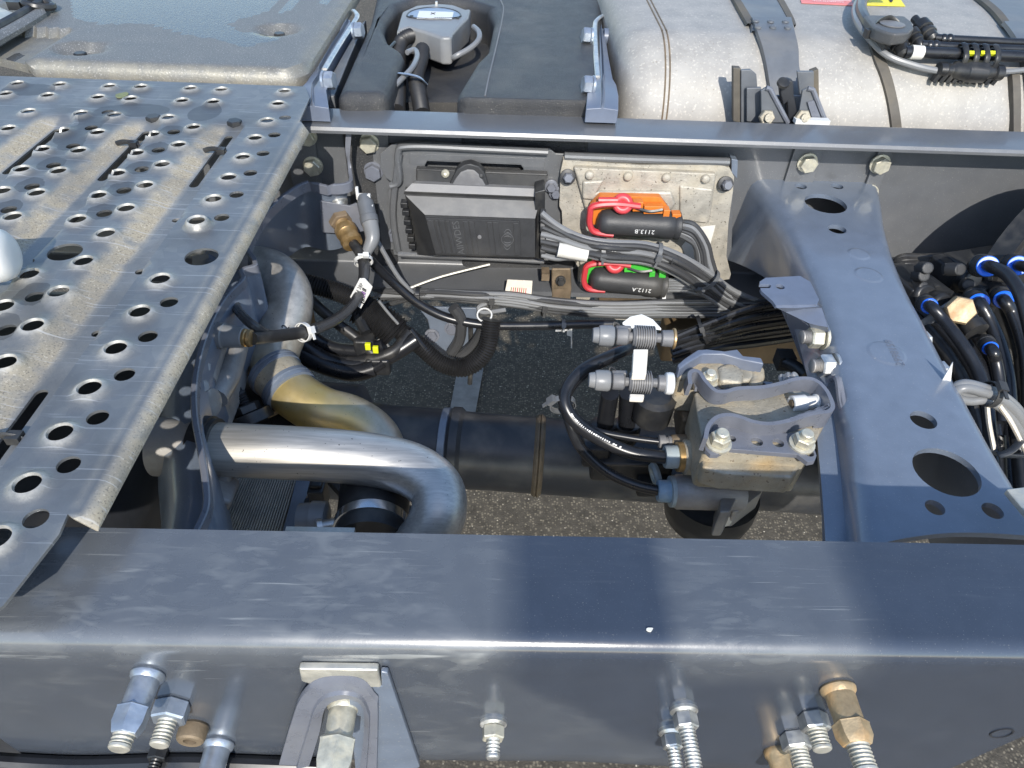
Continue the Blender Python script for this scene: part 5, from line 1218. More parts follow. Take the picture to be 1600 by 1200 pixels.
for lbl, pts in (('left of two short black hoses rising from the shaft to the lower coupling', [(953, 614), (949, 640), (945, 668)]), ('right of two short black hoses rising from the shaft to the lower coupling', [(982, 614), (980, 640), (979, 668)])):
    t = thing('short_hose', lbl, 'hose', pz(*pts[2], -.19), 'short hoses under the couplings')
    g = G(); g.tube([pz(pts[0][0], pts[0][1], -.12), pz(*pts[1], -.15), pz(*pts[2], -.18)], .0095, 14, 6); part('hose_run', g, 'hose', t)
    q = pz(pts[2][0], pts[2][1]+2, -.182); g = G(); g.lathe(q+V((0, 0, -.02)), (0, .2, 1), [(0, .013), (.008, .016), (.020, .0165), (.024, .0155), (.026, .011)], 20); part('socket', g, 'black', t)
g = G(); q = pz(985, 727, -.21); g.box(q, (.09, .025, .03)); g.box(q+V((-.04, .01, .014)), (.03, .03, .03)); g.box(q+V((.03, -.02, -.01)), (.05, .02, .02)); single('plug_block', g, 'black', 'black plug block on the shaft between the two lower hoses', 'plug', bevel=.004)
g = G(); q = pz(1024, 742, -.19); g.torus(q, (1, .2, .2), .010, .004, 16, 6); single('ring_clip', g, 'palegrey', 'small pale ring clip beside the pale grey union nut', 'clip')
tt = tie(m1, pz(879, 632, -.115), pz(884, 645, -.115)-pz(880, 618, -.11), .0125, .006, 'tie', head=(-.8, -.4, .5))
# two grey hose couplings joined by a pale block
def coupling(px, py, z, label, end):
    t = thing('hose_coupling', label, 'coupling', pz(px, py, z), 'grey hose couplings')
    def p(dx, dz=0): return pz(px+dx, py+dx*.045, z)
    ax_ = (p(60)-p(-60)).normalized()
    s = mm(1, p(0))
    def L(x0, prof, mt, nm, n=20, par=None):
        g = G(); g.lathe(p(x0), ax_, [(t_*s, r_*s) for t_, r_ in prof], n); return part(nm, g, mt, par or t, sharp=40)
    L(-78, [(0, 11), (3, 12), (9, 13), (10, 15.5), (14, 16.5), (30, 17), (33, 15)], 'sensor', 'cap')
    L(-45, [(0, 15), (2, 16), (4, 12)], 'black', 'seal')
    L(-42, [(0, 12.5), (2, 14), (17, 14), (20, 11)], 'grey', 'collar', 10)
    L(-24, [(0, 8), (12, 7), (16, 11)], 'grey', 'neck')
    L(16, [(0, 11), (6, 7), (14, 8)], 'grey', 'neck')
    L(-16, [(0, 13), (3, 15.6), (33, 15.6), (36, 13)], 'grey', 'grip', 24)
    for i in range(9):
        a_ = p(-13+i*3.6); g = G(); g.lathe(a_, ax_, [(0, 15*s), (.3*s, 18.6*s), (1.8*s, 18.6*s), (2.2*s, 15*s)], 24); part('grip_rib', g, 'grey', t)
    L(28, [(0, 9), (2, 13), (18, 14), (20, 12)], 'grey', 'socket', 10)
    if end == 'ring':
        L(46, [(0, 14), (1, 16.5), (4, 16.5), (5, 14)], 'brass', 'end_ring')
    else:
        L(40, [(0, 14), (2, 17), (8, 18), (13, 17), (14, 12)], 'white', 'end_cap')
    g = G(); q = p(-46)+UP*s*15; g.tube([q, q+UP*s*6+ax_*s*2, q+UP*s*3+ax_*s*9, q-UP*s*2+ax_*s*8], s*1.6, 6, 6); part('cap_loop', g, 'rubber', t)
    g = G(); g.box(p(-30)+UP*s*12, (24*s, 8*s, 8*s)); part('latch', g, 'grey', t, bevel=.001)
    return t
k1 = coupling(1004, 527, -.055, 'upper grey hose coupling with a tan end ring', 'ring')
k2 = coupling(998, 597, -.060, 'lower grey hose coupling with a white end cap', 'cap')
g = G(); q = [pz(990, 545, -.032), pz(1013, 545, -.032), pz(1010, 584, -.036), pz(988, 584, -.036)]; g.plate([q], (0, 0, -.008)); single('joining_block', g, 'labeltan', 'speckled pale block joining the two grey couplings', 'block', bevel=.001)
g = G(); q = [pz(984, 615, -.06), pz(1007, 616, -.06), pz(1006, 623, -.06), pz(984, 622, -.06)]; g.plate([q], (0, 0, -.005)); single('end_block', g, 'labeltan', 'small speckled pale block below the lower coupling', 'block', bevel=.001)
pts = [pz(973, 507, -.048), pz(985, 498, -.045), pz(1003, 494, -.044), pz(1020, 502, -.045), pz(1033, 516, -.048), pz(1010, 513, -.048), pz(990, 514, -.048)]
g = G(); g.plate([pts], (0, .002, .001)); single('white_flap', g, 'white', 'white plastic flap standing behind the upper coupling', 'flap')
g = G(); q = pz(1022, 632, -.13); g.lathe(q+V((0, 0, -.02)), EZ, [(0, .02), (.03, .022), (.034, .016)], 20); single('black_cap', g, 'black', 'round black cap below the lower coupling', 'cap')
g = G(); g.plate([[pz(1025, 637, -.13), pz(1058, 633, -.13), pz(1059, 635, -.13), pz(1028, 641, -.13)]], (0, 0, -.004)); single('yellow_strip', g, 'yelplug', 'thin yellow strip below the white end cap', 'strip')

# ------------------------------------------------------------------ plates fixed to the crossmember wall
PX = pz(1306, 640, -.11).x
sp = thing('side_bracket', 'blue-grey bent bracket bolted to the left wall of the crossmember', 'bracket', pX(1310, 680, PX))
lp = [pX(a, b, PX-.004) for a, b in ((1291, 604), (1296, 590), (1308, 588), (1312, 606), (1318, 640), (1332, 668), (1336, 690), (1337, 730), (1328, 748), (1313, 754), (1306, 742), (1293, 700), (1281, 668), (1294, 640))]
g = G(); g.plate([lp], (.005, 0, 0)); part('plate', g, 'framegrey', sp, bevel=.0015)
g = G(); g.tube([pX(a, b, PX-.003) for a, b in ((1300, 592), (1309, 594), (1315, 635), (1330, 668), (1335, 700), (1334, 735), (1322, 752))], .0035, 8, 6); part('edge', g, 'framegrey', sp)
q = pX(1321, 735, PX-.006); g = G(); g.lathe(q, (-1, -.1, .25), [(0, .0165), (.004, .0165), (.006, .014), (.010, .012), (.0105, .004)], 20); part('bolt', g, 'zinc', sp)
us = thing('shelf_bracket', 'blue-grey stepped shelf bracket with a slot beside the crossmember', 'bracket', pz(1240, 460, -.08))
zs = -.060
a_ = [pz(1187, 440, zs), pz(1196, 434, zs), pz(1250, 431, zs), pz(1266, 440, zs), pz(1280, 468, zs), pz(1276, 476, zs), pz(1212, 477, zs), pz(1207, 470, zs), pz(1190, 455, zs), pz(1188, 450, zs), pz(1203, 450, zs), pz(1205, 446, zs), pz(1202, 444, zs), pz(1187, 444, zs)]
hp_ = pz(1219, 448, zs); rr = mm(7, hp_)
g = G(); g.plate([a_, [hp_+V((rr*math.cos(t), rr*math.sin(t), 0)) for t in [2*math.pi*i/16 for i in range(16)]]], (0, 0, -.004)); part('shelf', g, 'frameblue', us, bevel=.0015)
r0 = [pz(1212, 476, zs), pz(1244, 476, zs), pz(1276, 474, zs)]; r1_ = [pz(1226, 484, zs-.010), pz(1252, 482, zs-.010), pz(1282, 482, zs-.008)]; r2_ = [pz(1262, 506, zs-.016), pz(1278, 507, zs-.014), pz(1294, 508, zs-.012)]
r3_ = [pz(1270, 512, zs-.026), pz(1284, 513, zs-.024), pz(1298, 516, zs-.02)]
g = G(); g.grid([r0, r1_, r2_, r3_]); o = part('bent_tongue', g, 'frameblue', us, sharp=70); solid(o, .004)
PX2 = pz(1290, 540, -.10).x
lp = [pX(a, b, PX2) for a, b in ((1218, 480), (1238, 490), (1262, 508), (1290, 514), (1299, 545), (1318, 590), (1296, 596), (1262, 590), (1248, 555), (1232, 512))]
g = G(); g.plate([lp], (.004, 0, 0)); part('side_wall', g, 'framegrey', us, bevel=.001)
for px, py, mt in ((1283, 527, 'zincpale'), (1300, 572, 'zinc')):
    q1 = pX(px, py, PX2-.006); d = V((-1, -.05, .02)).normalized()
    g = G(); g.lathe(q1-d*.004, d, [(0, .014), (.003, .014)], 18); w = part('washer', g, mt, us); g = G(); g.hexa(q1, d, .0125, .014); part('nut', g, mt, w); g = G(); g.thread(q1+d*.014, d, .0075, .009, .0018); part('stud', g, 'castdark', w)
g = G(); g.tube([pz(1225, 565, -.18), pz(1245, 575, -.17), pz(1262, 590, -.16)], .008, 10, 6, corr=.003); g.box(pz(1226, 562, -.18), (.02, .02, .02)); single('bellows_plug', g, 'black', 'dark bellows plug behind the valve next to the lower nut', 'plug')
g = G(); q = pz(1150, 530, -.36); g.box(q, (.26, .05, .07)); single('lower_beam', g, 'brown', 'brown dirty beam low behind the valve', 'beam', bevel=.006)
# ================================================================== PNEUMATICS RIGHT OF THE CROSSMEMBER
def push_fit(label, c0, c1, y, r_px, hosepts, rh=.0085, group='blue ring push fittings'):
    """fitting body from pixel c0 to its mouth c1, then a black tube out of the mouth"""
    a, b = pY(*c0), pY(*c1); r = mm(r_px*1.02, b); d = ((b-a).normalized()*.62+(CAM-b).normalized()*.55).normalized(); L = r*2.6; a = b-d*L
    t = thing('push_fitting', label, 'fitting', a, group)
    g = G(); g.lathe(a, d, [(0, r*.9), (L*.2, r*.95), (L*.22, r*1.08), (L*.45, r*1.08), (L*.48, r*.98), (L*.9, r*1.0), (L, r*.94)], 24); part('body', g, 'black', t, sharp=40)
    for k in (.55, .68, .8):
        g = G(); g.lathe(a+d*L*k, d, [(0, r*.98), (.0008, r*1.03), (.002, r*1.03), (.0028, r*.98)], 24); part('rib', g, 'ecudark', t)
    g = G(); g.lathe(b-d*.001, d, [(0, r*.90), (.0022, r*.93), (.0032, r*.86), (.0032, r*.60), (.0012, r*.52)], 28); part('blue_collar', g, 'blue', t)
    g = G(); g.lathe(b-d*.001, d, [(0, r*.60), (.005, r*.60), (.006, r*.5)], 20); part('grip_ring', g, 'blue', t)
    if hosepts:
        g = G(); g.tube([b-d*.01, b+d*.012]+[pY(*q) for q in hosepts], rh, 14, 8); part('tube', g, 'hose', t)
    return t
push_fit('large blue ring fitting at the top with a tube bending down beside the tank', (1505, 412, .62), (1543, 416, .575), 0, 17, [(1572, 428, .54), (1592, 455, .51), (1606, 500, .48), (1618, 560, .44), (1630, 640, .38)], .0078)
push_fit('blue ring fitting cut off by the right border', (1560, 412, .62), (1590, 415, .585), 0, 16, [(1610, 420, .56), (1640, 440, .53)], .007)
push_fit('left fitting of the middle pair with a thick tube curving down', (1504, 440, .60), (1529, 473, .545), 0, 16, [(1545, 500, .52), (1562, 540, .49), (1574, 590, .45), (1578, 650, .41), (1578, 720, .36), (1580, 800, .30)], .0085)
push_fit('right fitting of the middle pair with a tube curving down', (1550, 440, .60), (1568, 468, .55), 0, 15, [(1582, 490, .53), (1596, 530, .50), (1604, 580, .46), (1606, 660, .41), (1606, 760, .34)], .0078)
push_fit('lower left fitting close to the crossmember with a tube running down', (1425, 462, .56), (1452, 478, .52), 0, 13, [(1475, 500, .495), (1505, 540, .46), (1528, 580, .43), (1542, 630, .39), (1548, 690, .35), (1552, 760, .30)], .0072)
push_fit('lowest fitting with a faceted brass plug above it', (1525, 515, .50), (1547, 544, .465), 0, 12, [(1556, 565, .45), (1562, 600, .43), (1566, 660, .39)], .007)
q0, q1 = pY(1526, 519, .495), pY(1498, 484, .53); d = (q1-q0).normalized()
bpz = thing('brass_plug', 'faceted brass plug on a black elbow between the blue ring fittings', 'plug', q0)
g = G(); g.lathe(q0, d, [(0, .015), (.012, .015), (.0125, .013), (.022, .013), (.0225, .016), (.030, .016), (.031, .012)], 18); part('elbow', g, 'black', bpz)
cq = pY(1500, 485, .50); o_ = V((-.25, -.75, .6)).normalized(); g = G(); g.lathe(cq-o_*.008, o_, [(0, .0175), (.010, .0185), (.014, .0165), (.0145, .015)], 6); part('hex_head', g, 'rusty', bpz)
# manifold blocks behind the fittings
mb = thing('manifold', 'black valve manifold behind the blue ring fittings', 'manifold', pY(1480, 450, .66))
for (px, py, y, sx, sy, sz) in ((1485, 432, .65, .05, .05, .05), (1520, 425, .66, .09, .05, .05), (1415, 455, .62, .05, .06, .05), (1440, 470, .60, .05, .05, .05), (1530, 455, .63, .06, .05, .05), (1400, 440, .66, .04, .04, .04)):
    q = pY(px, py, y); g = G(); g.box(q, (sx, sy, sz), Matrix.Rotation(.3, 3, 'Z')); g.lathe(q+V((0, -.02, .01)), (.2, -.8, .4), [(0, .018), (.02, .018), (.022, .012)], 16); part('block', g, 'black', mb, bevel=.004)
rnd = random.Random(3)
for i in range(9):
    q = pY(1400+rnd.uniform(0, 130), 425+rnd.uniform(-8, 50), .60); g = G(); g.box(q, (.012, .010, .014), Matrix.Rotation(rnd.uniform(-1, 1), 3, 'X')); g.lathe(q, (rnd.uniform(-.5, .5), -.8, .5), [(0, .009), (.016, .008), (.017, .005)], 12); part('clip', g, 'ecudark', mb, bevel=.001)
for i in range(6):
    g = G(); g.tube([pY(1385, 440-i*6, .70), pY(1405, 412+i*5-6, .70-i*.008), pY(1440, 404+i*5, .70-i*.008), pY(1490, 402+i*5, .70-i*.008)], .0075, 10, 6); part('tube', g, 'rubber', mb)
# more tubes crowding along the crossmember
tb_ = thing('tube_bundle', 'glossy black tubes crowding down along the right side of the crossmember', 'tubes', pY(1500, 620, .40))
for i, pts in enumerate([[(1420, 490, .55), (1462, 530, .50), (1500, 585, .45), (1520, 640, .41), (1535, 720, .36), (1545, 820, .30)], [(1432, 484, .56), (1480, 525, .51), (1520, 580, .46), (1545, 650, .41), (1560, 740, .35), (1568, 840, .28)], [(1430, 540, .50), (1465, 590, .45), (1490, 640, .41), (1510, 700, .37), (1530, 780, .31)], [(1440, 520, .52), (1490, 580, .47), (1515, 630, .43), (1530, 700, .38), (1542, 780, .32)], [(1450, 580, .46), (1480, 625, .42), (1502, 680, .38), (1520, 760, .33)], [(1585, 650, .36), (1592, 720, .33), (1598, 800, .29)], [(1560, 680, .36), (1562, 740, .33), (1566, 810, .29)], [(1480, 470, .58), (1520, 520, .53), (1552, 570, .48), (1568, 640, .42), (1572, 760, .34)], [(1470, 480, .57), (1512, 540, .51), (1545, 600, .46), (1556, 680, .39), (1560, 780, .32)], [(1570, 480, .56), (1590, 540, .51), (1598, 610, .46), (1600, 720, .38), (1602, 800, .33)], [(1400, 470, .58), (1440, 545, .51), (1478, 610, .45), (1500, 660, .41), (1522, 740, .35)]]):
    g = G(); g.tube([pY(*q) for q in pts], .0075, 12, 8); part('tube', g, 'hose' if i % 3 else 'rubber', tb_)
g = G(); g.tube([pY(1420, 520, .52), pY(1445, 505, .52), pY(1478, 482, .535), pY(1498, 472, .56)], .0075, 8, 8, flat=.25, up=EZ); part('strap', g, 'strap', tb_)
g = G(); g.tube([pY(1545, 705, .33), pY(1575, 712, .32), pY(1610, 712, .32)], .009, 8, 8, flat=.25, up=V((0, -1, 1))); part('strap', g, 'strap', tb_)
g = G(); g.tube([pY(1560, 712, .315), pY(1580, 704, .315), pY(1596, 688, .32)], .009, 8, 8, flat=.25, up=V((0, -1, 1))); part('strap', g, 'strap', tb_)
# grey looped cable tied with white straps
lc = thing('cable_loop', 'grey cable folded into a loop and tied above the black tubes', 'cable', pY(1540, 620, .33))
for off in (0, 1):
    g = G(); g.tube([pY(a, b+off*6, .335-off*.004) for a, b in ((1606, 668), (1590, 640), (1565, 618), (1535, 606), (1508, 600), (1494, 606), (1497, 616), (1515, 620), (1545, 620), (1575, 640), (1604, 680))], .0052, 12, 8); part('cable', g, 'cablegrey', lc)
tie(lc, pY(1547, 616, .332), pY(1565, 620, .332)-pY(1530, 612, .332), .0125, .007, 'ecudark', head=(.2, -.3, 1))
for pts in ([(1542, 630, .33), (1545, 660, .325), (1552, 697, .32)], [(1560, 630, .33), (1580, 660, .325), (1602, 705, .32)]):
    g = G(); g.tube([pY(*q) for q in pts], .0062, 8, 6, flat=.4); part('white_tube', g, 'labeltan', lc)
# round black air tank by the far web
at_ = thing('air_tank', 'big round dark air tank at the right end of the far rail', 'tank', pY(1620, 430, .68))
ca_ = pY(1648, 432, .66); g = G(); g.lathe(ca_+V((-.012, .03, 0)), V((.45, -.85, .1)), [(0, .118), (.055, .120), (.075, .113), (.09, .09), (.098, .05), (.10, .001)], 48); part('shell', g, 'shaft', at_, sharp=60)
g = G(); g.lathe(ca_+V((-.022, .034, 0)), V((.45, -.85, .1)), [(0, .126), (.028, .126)], 48); part('strap', g, 'rubber', at_)
# ================================================================== GRAINED BLACK TANK BEHIND THE FAR RAIL
ZT = .022
def t2(px, py, z=ZT): return pz(px, py, z)
dt = thing('fluid_tank', 'grained black plastic tank with a sensor head in its recess', 'tank', t2(740, 80, -.2))
bl = [t2(524, 148), t2(548, 95), t2(578, 30), t2(590, -20), t2(640, -90), t2(950, -80), t2(944, 20), t2(940, 100), t2(937, 158), t2(713, 152), t2(715, 140), t2(745, 92), t2(762, 76), t2(772, 30), t2(762, 10), t2(735, 2), t2(690, -3), t2(650, -2), t2(622, 8), t2(604, 30), t2(600, 45), t2(607, 62), t2(628, 76), t2(632, 84), t2(618, 120), t2(604, 148)]
g = G(); g.plate([bl], (0, 0, -.30)); o = part('shell', g, 'pe', dt); bev(o, .016, 5, 60)
fb_ = pz(735, 152, ZT); bc = [t2(600, 160, -.045), t2(600, -40, -.045), t2(790, -40, -.045), t2(760, 160, -.045)]
g = G(); g.plate([bc], (0, 0, -.2)); part('recess_floor', g, 'pe', dt)
g = G(); sm = [t2(748, -60), t2(768, -20), t2(784, 4), t2(786, 22), t2(776, 70), t2(764, 120), t2(758, 150)]; sm = [p+V((0, 0, .0003)) for p in sm]; g.tube(sm, .0013, 6, 6); part('mould_seam', g, 'grey', dt)
# sensor head
sh_ = thing('level_sender', 'grey sensor head with an oval label plate on the black tank', 'sensor', t2(680, 60, -.04))
zh = .020
top = [t2(625, 28, zh), t2(628, 18, zh), t2(650, 8, zh), t2(682, 5.5, zh), t2(712, 8, zh), t2(728, 14, zh), t2(736, 13, zh), t2(732, 27, zh), t2(722, 36, zh), t2(708, 56, zh-.004), t2(706, 66, zh-.008), t2(690, 70, zh-.012), t2(662, 58, zh-.010), t2(640, 52, zh-.010), t2(620, 58, zh-.010), t2(622, 44, zh-.004)]
g = G(); g.plate([[V((p.x, p.y, zh)) for p in top]], (0, 0, -.045)); part('head_body', g, 'sensor', sh_, bevel=.005, seg=3)
g = G(); cq = [pz(678+42*math.cos(t), 25+(-13 if math.sin(t) > 0 else -5)*math.sin(t), zh+.0004) for t in [2*math.pi*i/32 for i in range(32)]]
g.tube(cq+[cq[0]], .0018, 6, 1); part('label_rim', g, 'black', sh_)
g = G(); g.plate([[p+V((0, 0, -.0002)) for p in cq]], (0, 0, .0008)); part('label_plate', g, 'zincblue', sh_)
lq = [pz(655, 17, zh+.0012), pz(709, 19, zh+.0012), pz(706, 30, zh+.0012), pz(651, 29, zh+.0012)]
g = G(); g.plate([lq], (0, 0, .0003)); part('sticker', g, 'white', sh_)
def lerp2(u, v): return lq[0].lerp(lq[1], u).lerp(lq[3].lerp(lq[2], u), v)+V((0, 0, .0008))
for (u0, v0, u1, v1) in ((.36, .2, .48, .45), (.36, .45, .48, .2)):
    g = G(); a, b = lerp2(u0, v0), lerp2(u1, v1); g.tube([a, b], .0008, 5, 1, flat=.3); part('mark', g, 'ink', sh_)
for k in range(7):
    g = G(); a, b = lerp2(.5+k*.06, .88), lerp2(.5+k*.06+.04, .88); g.tube([a, b], .0009, 5, 1, flat=.3); part('mark', g, 'ink', sh_)
for px, py in ((643, 25.5), (715, 28)):
    g = G(); q = pz(px, py, zh+.0008); g.lathe(q, EZ, [(0, .0034), (.0015, .0034), (.0016, .002)], 14); part('screw', g, 'black', sh_)
g = G(); q = pz(682, 6, zh+.002); g.box(q, (.004, .006, .008)); part('nib', g, 'zinc', sh_)
g = G(); g.lathe(pz(672, 60, .000), (.55, -.8, -.2), [(-.01, .020), (.016, .020), (.017, .016)], 20, sq=.6); part('socket', g, 'strap', sh_)
hs_ = thing('harness_conduit', 'taped black conduits with a blue-grey tie running out of the sensor head', 'conduit', t2(650, 120, -.02))
g = G(); g.tube([t2(662, 62, .0), t2(648, 55, .006), t2(632, 60, .006), t2(624, 72, .0), t2(622, 95, -.005), t2(622, 130, -.01), t2(620, 175, -.02)], .0125, 14, 8, corr=.0045); part('conduit', g, 'loom', hs_)
g = G(); g.tube([t2(660, 78, .0), t2(657, 95, .0), t2(650, 120, -.003), t2(655, 150, -.01), t2(660, 180, -.02)], .0125, 14, 8, corr=.0045); part('conduit', g, 'loom', hs_)
g = G(); g.tube([t2(636, 82, .012), t2(648, 78, .012), t2(652, 88, .012), t2(644, 106, .012), t2(625, 126, .008), t2(612, 142, .002), t2(612, 165, -.01)], .0042, 10, 8); part('cable', g, 'cablegrey', hs_)
g = G(); g.tube([t2(613, 114, .010), t2(636, 116, .0155), t2(655, 121, .012), t2(665, 130, .0)], .0055, 8, 8, flat=.3, up=V((0, -1, .3))); g.box(t2(612, 111, .010), (.014, .012, .010)); part('cable_tie', g, 'zincblue', hs_)
g = G(); g.tube([t2(740, 42, .01), t2(748, 50, .01), t2(748, 62, .006), t2(735, 75, .0), t2(712, 88, -.01), t2(706, 92, -.02)], .0048, 10, 8); part('cable', g, 'cablegrey', hs_)
g = G(); g.tube([t2(600, 86, .012), t2(606, 78, .012), t2(617, 66, .012)], .0025, 6, 6); g.box(t2(598, 88, .012), (.014, .012, .012)); part('clip', g, 'black', hs_)
# ---- retaining brackets left and right of the tank
def tank_bracket(label, pts_top, w0, bolts, hook):
    t = thing('tank_bracket', label, 'bracket', pts_top[0], 'tank brackets')
    g = G(); rows = []
    for i, (p, w) in enumerate(zip(pts_top, w0)):
        rows.append([p+V((-w, 0, -.018)), p+V((-w, 0, 0)), p+V((-w*.1, 0, .002)), p+V((0, 0, .010)), p+V((w*.1, 0, .002)), p+V((w, 0, 0)), p+V((w, 0, -.018))])
    R_ = g.grid(rows); g.face(R_[0]); g.face(R_[-1][::-1]); part('arm', g, 'frameblue', t, bevel=.0015, sharp=25)
    for px, py, z, sx in bolts:
        q = pz(px, py, z); g = G(); g.lathe(q, (sx, -.15, .1), [(-.006, .013), (-.003, .013)], 18); g.hexa(q+V((-sx*.003, 0, 0)), (sx, -.15, .1), .0125, .013, up=EZ); part('bolt', g, 'zincblue', t)
    g = G(); g.tube(hook, .0042, 8, 8, flat=.5); part('strap_end', g, 'zinc', t)
    return t
tank_bracket('right of the two grey tank brackets beside the silver tank', [pz(941, 171, .022), pz(942, 148, .026), pz(941, 132, .020), pz(943, 122, .016), pz(941, 85, .014), pz(939, 58, .016), pz(939, 46, .016)], [.022, .022, .021, .014, .010, .008, .014],
    [(921, 133, .032, -1), (919, 56, .032, -1)], [pz(934, 120, .02), pz(931, 80, .022), pz(930, 40, .022), pz(934, 30, .024), pz(944, 24, .022), pz(951, 27, .016)])
g = G(); g.lathe(pz(950, 58, .012), EX, [(-.008, .014), (.008, .014)], 20); single('bracket_boss', g, 'frameblue', 'rounded grey boss on top of the right tank bracket', 'boss')
tank_bracket('left of the two grey tank brackets beside the cover plate', [pz(490, 168, .020), pz(489, 140, .024), pz(497, 128, .020), pz(500, 112, .014), pz(518, 80, .014), pz(536, 52, .016), pz(544, 36, .016)], [.020, .018, .016, .010, .009, .007, .012],
    [(512, 126, .028, 1), (558, 48, .028, 1)], [pz(507, 108, .02), pz(530, 70, .022), pz(552, 36, .022), pz(558, 24, .024), pz(552, 16, .022)])
g = G(); g.plate([[pz(500, 150, .004), pz(530, 95, .004), pz(560, 40, .004), pz(572, 30, .004), pz(546, 90, .004), pz(522, 150, .004)]], (0, 0, -.12)); single('side_plate', g, 'strap', 'dark blue-grey plate between the left bracket and the black tank', 'plate', bevel=.002)
g = G(); g.plate([[pz(526, 28, .016), pz(548, 30, .016), pz(545, 45, .016), pz(523, 48, .016)]], (0, 0, -.03)); single('bracket_boss', g, 'frameblue', 'squarish grey boss at the top of the left tank bracket', 'boss', bevel=.004)

# ================================================================== SILVER TANK
YF, ZTOP, RC = .885, .062, .125
def prof_t(n=14):
    p = [(YF, -.42), (YF, -.25), (YF, -.12)]
    for i in range(n+1): a = math.pi/2*i/n; p.append((YF+RC-RC*math.cos(a), ZTOP-RC+RC*math.sin(a)))
    return p+[(1.2, ZTOP+.004), (1.35, ZTOP+.004), (1.5, ZTOP-.01), (1.6, ZTOP-.08), (1.62, -.2), (1.62, -.42)]
PT = prof_t()
def tank_hit(px, py):
    d = ray(px, py); best = None
    for (y0, z0), (y1, z1) in zip(PT, PT[1:]):
        # CAM + t d on the segment in the YZ plane
        ey, ez = y1-y0, z1-z0; det = d.y*(-ez)+ey*d.z
        if abs(det) < 1e-9: continue
        ry, rz = y0-CAM.y, z0-CAM.z
        t = (ry*(-ez)+ey*rz)/det; s = (d.y*rz-d.z*ry)/det
        if 0 <= s <= 1 and t > 0 and (best is None or t < best[0]): best = (t, V((0, -ez, ey)).normalized())
    if best is None: return pz(px, py, ZTOP), EZ
    n = best[1]; n = -n if n.dot(d) > 0 else n
    return CAM+d*best[0], n
def tp_(px, py, off=0): p, n = tank_hit(px, py); return p+n*off
XT0 = tank_hit(968, 150)[0].x
tk = thing('fuel_tank', 'large pale brushed metal tank behind the far rail with dark straps', 'tank', (XT0+.4, 1.2, -.42))
g = G(); rows = []
cy, cz = 1.25, -.18
ends = [(0, .30), (.0005, .26), (.004, .12), (.010, .06), (.020, .028), (.034, .010), (.05, .0), (.06, 0)]
for dx, ins in ends:
    rows.append([V((XT0+dx, y+(cy-y)*min(.95, ins*2.2) if ins > .2 else y+(cy-y)*ins*1.2, z+(cz-z)*min(.95, ins*2.2) if ins > .2 else z+(cz-z)*ins*1.2)) for y, z in PT])
for x in (XT0+.5, XT0+1.2, XT0+2.0): rows.append([V((x, y, z)) for y, z in PT])
g.grid(rows); g.face(list(g.bm.verts)[:len(PT)]) ; part('shell', g, 'tank', tk, sharp=60)
for k, px0 in enumerate((1030, 1037)):
    xw = tank_hit(px0+8, 150)[0].x; g = G(); g.tube([V((xw, y, z))+V((0, 0, 0)) for y, z in PT[2:20]], .0014, 6, 2); part('weld_seam', g, 'rust', tk)
def band(pts, off, th, mt, nm, label_parent, wpx):
    """strap laid over the tank: list of (left px, right px, py)"""
    g = G(); rows = []
    L_ = smooth_path([tp_(a, y, off) for a, b, y in pts], 5); R2 = smooth_path([tp_(b, y2 if len(q) > 3 else y, off) for q in pts for a, b, y, *r_ in [q] for y2 in [r_[0] if r_ else y]], 5)
    for l, r in zip(L_, R2):
        n = V((0, -.6, .8)); rows.append([l-n*th, l, l.lerp(r, .5), r, r-n*th])
    g.grid(rows); return part(nm, g, mt, label_parent, sharp=40)
s1 = thing('tank_strap', 'left dark steel strap with rivets over the pale tank', 'strap', tp_(1210, 120, .01), 'tank straps')
band([(1136, 1146, -10), (1158, 1170, 30), (1166, 1178, 44)], .007, .007, 'striprub', 'rubber_edge', s1, 0)
band([(1204, 1214, -10), (1226, 1236, 30), (1232, 1242, 46)], .007, .007, 'striprub', 'rubber_edge', s1, 0)
band([(1142, 1208, -10), (1166, 1230, 28), (1171, 1235, 40), (1174, 1238, 54)], .006, .005, 'strap', 'upper_strap', s1, 0)
band([(1172, 1233, 38), (1180, 1238, 60), (1188, 1243, 84), (1194, 1244, 110), (1198, 1250, 132), (1203, 1256, 160), (1206, 1260, 200)], .011, .008, 'strap', 'lower_strap', s1, 0)
for px, py in ((1178, 45), (1201, 46), (1224, 46), (1181, 54), (1204, 54), (1227, 55)):
    p, n = tank_hit(px, py); g = G(); g.lathe(p+n*.011, n, [(0, .0055), (.002, .005), (.003, .002)], 12); part('rivet', g, 'strap', s1)
s2 = thing('tank_strap', 'right dark steel strap over the pale tank at the border', 'strap', tp_(1590, 80, .01), 'tank straps')
band([(1506, 1518, -12), (1545, 1558, 20), (1566, 1578, 46)], .007, .007, 'striprub', 'rubber_edge', s2, 0)
band([(1516, 1590, -12), (1550, 1630, 20), (1568, 1650, 44)], .006, .005, 'strap', 'upper_strap', s2, 0)
band([(1564, 1650, 44), (1582, 1660, 70), (1594, 1670, 100), (1600, 1680, 150), (1602, 1690, 205)], .011, .008, 'strap', 'lower_strap', s2, 0)
band([(1572, 1577, 46), (1588, 1594, 76), (1594, 1599, 110), (1578, 1590, 124), (1576, 1588, 160), (1577, 1588, 205)][:3], .009, .009, 'striprub', 'rubber_edge', s2, 0)
band([(1574, 1586, 120), (1576, 1588, 150), (1578, 1589, 205)], .010, .010, 'striprub', 'rubber_edge', s2, 0)
s3 = thing('rubber_strip', 'narrow brown-black rubber strip down the front of the pale tank', 'strip', tp_(1385, 150, .0))
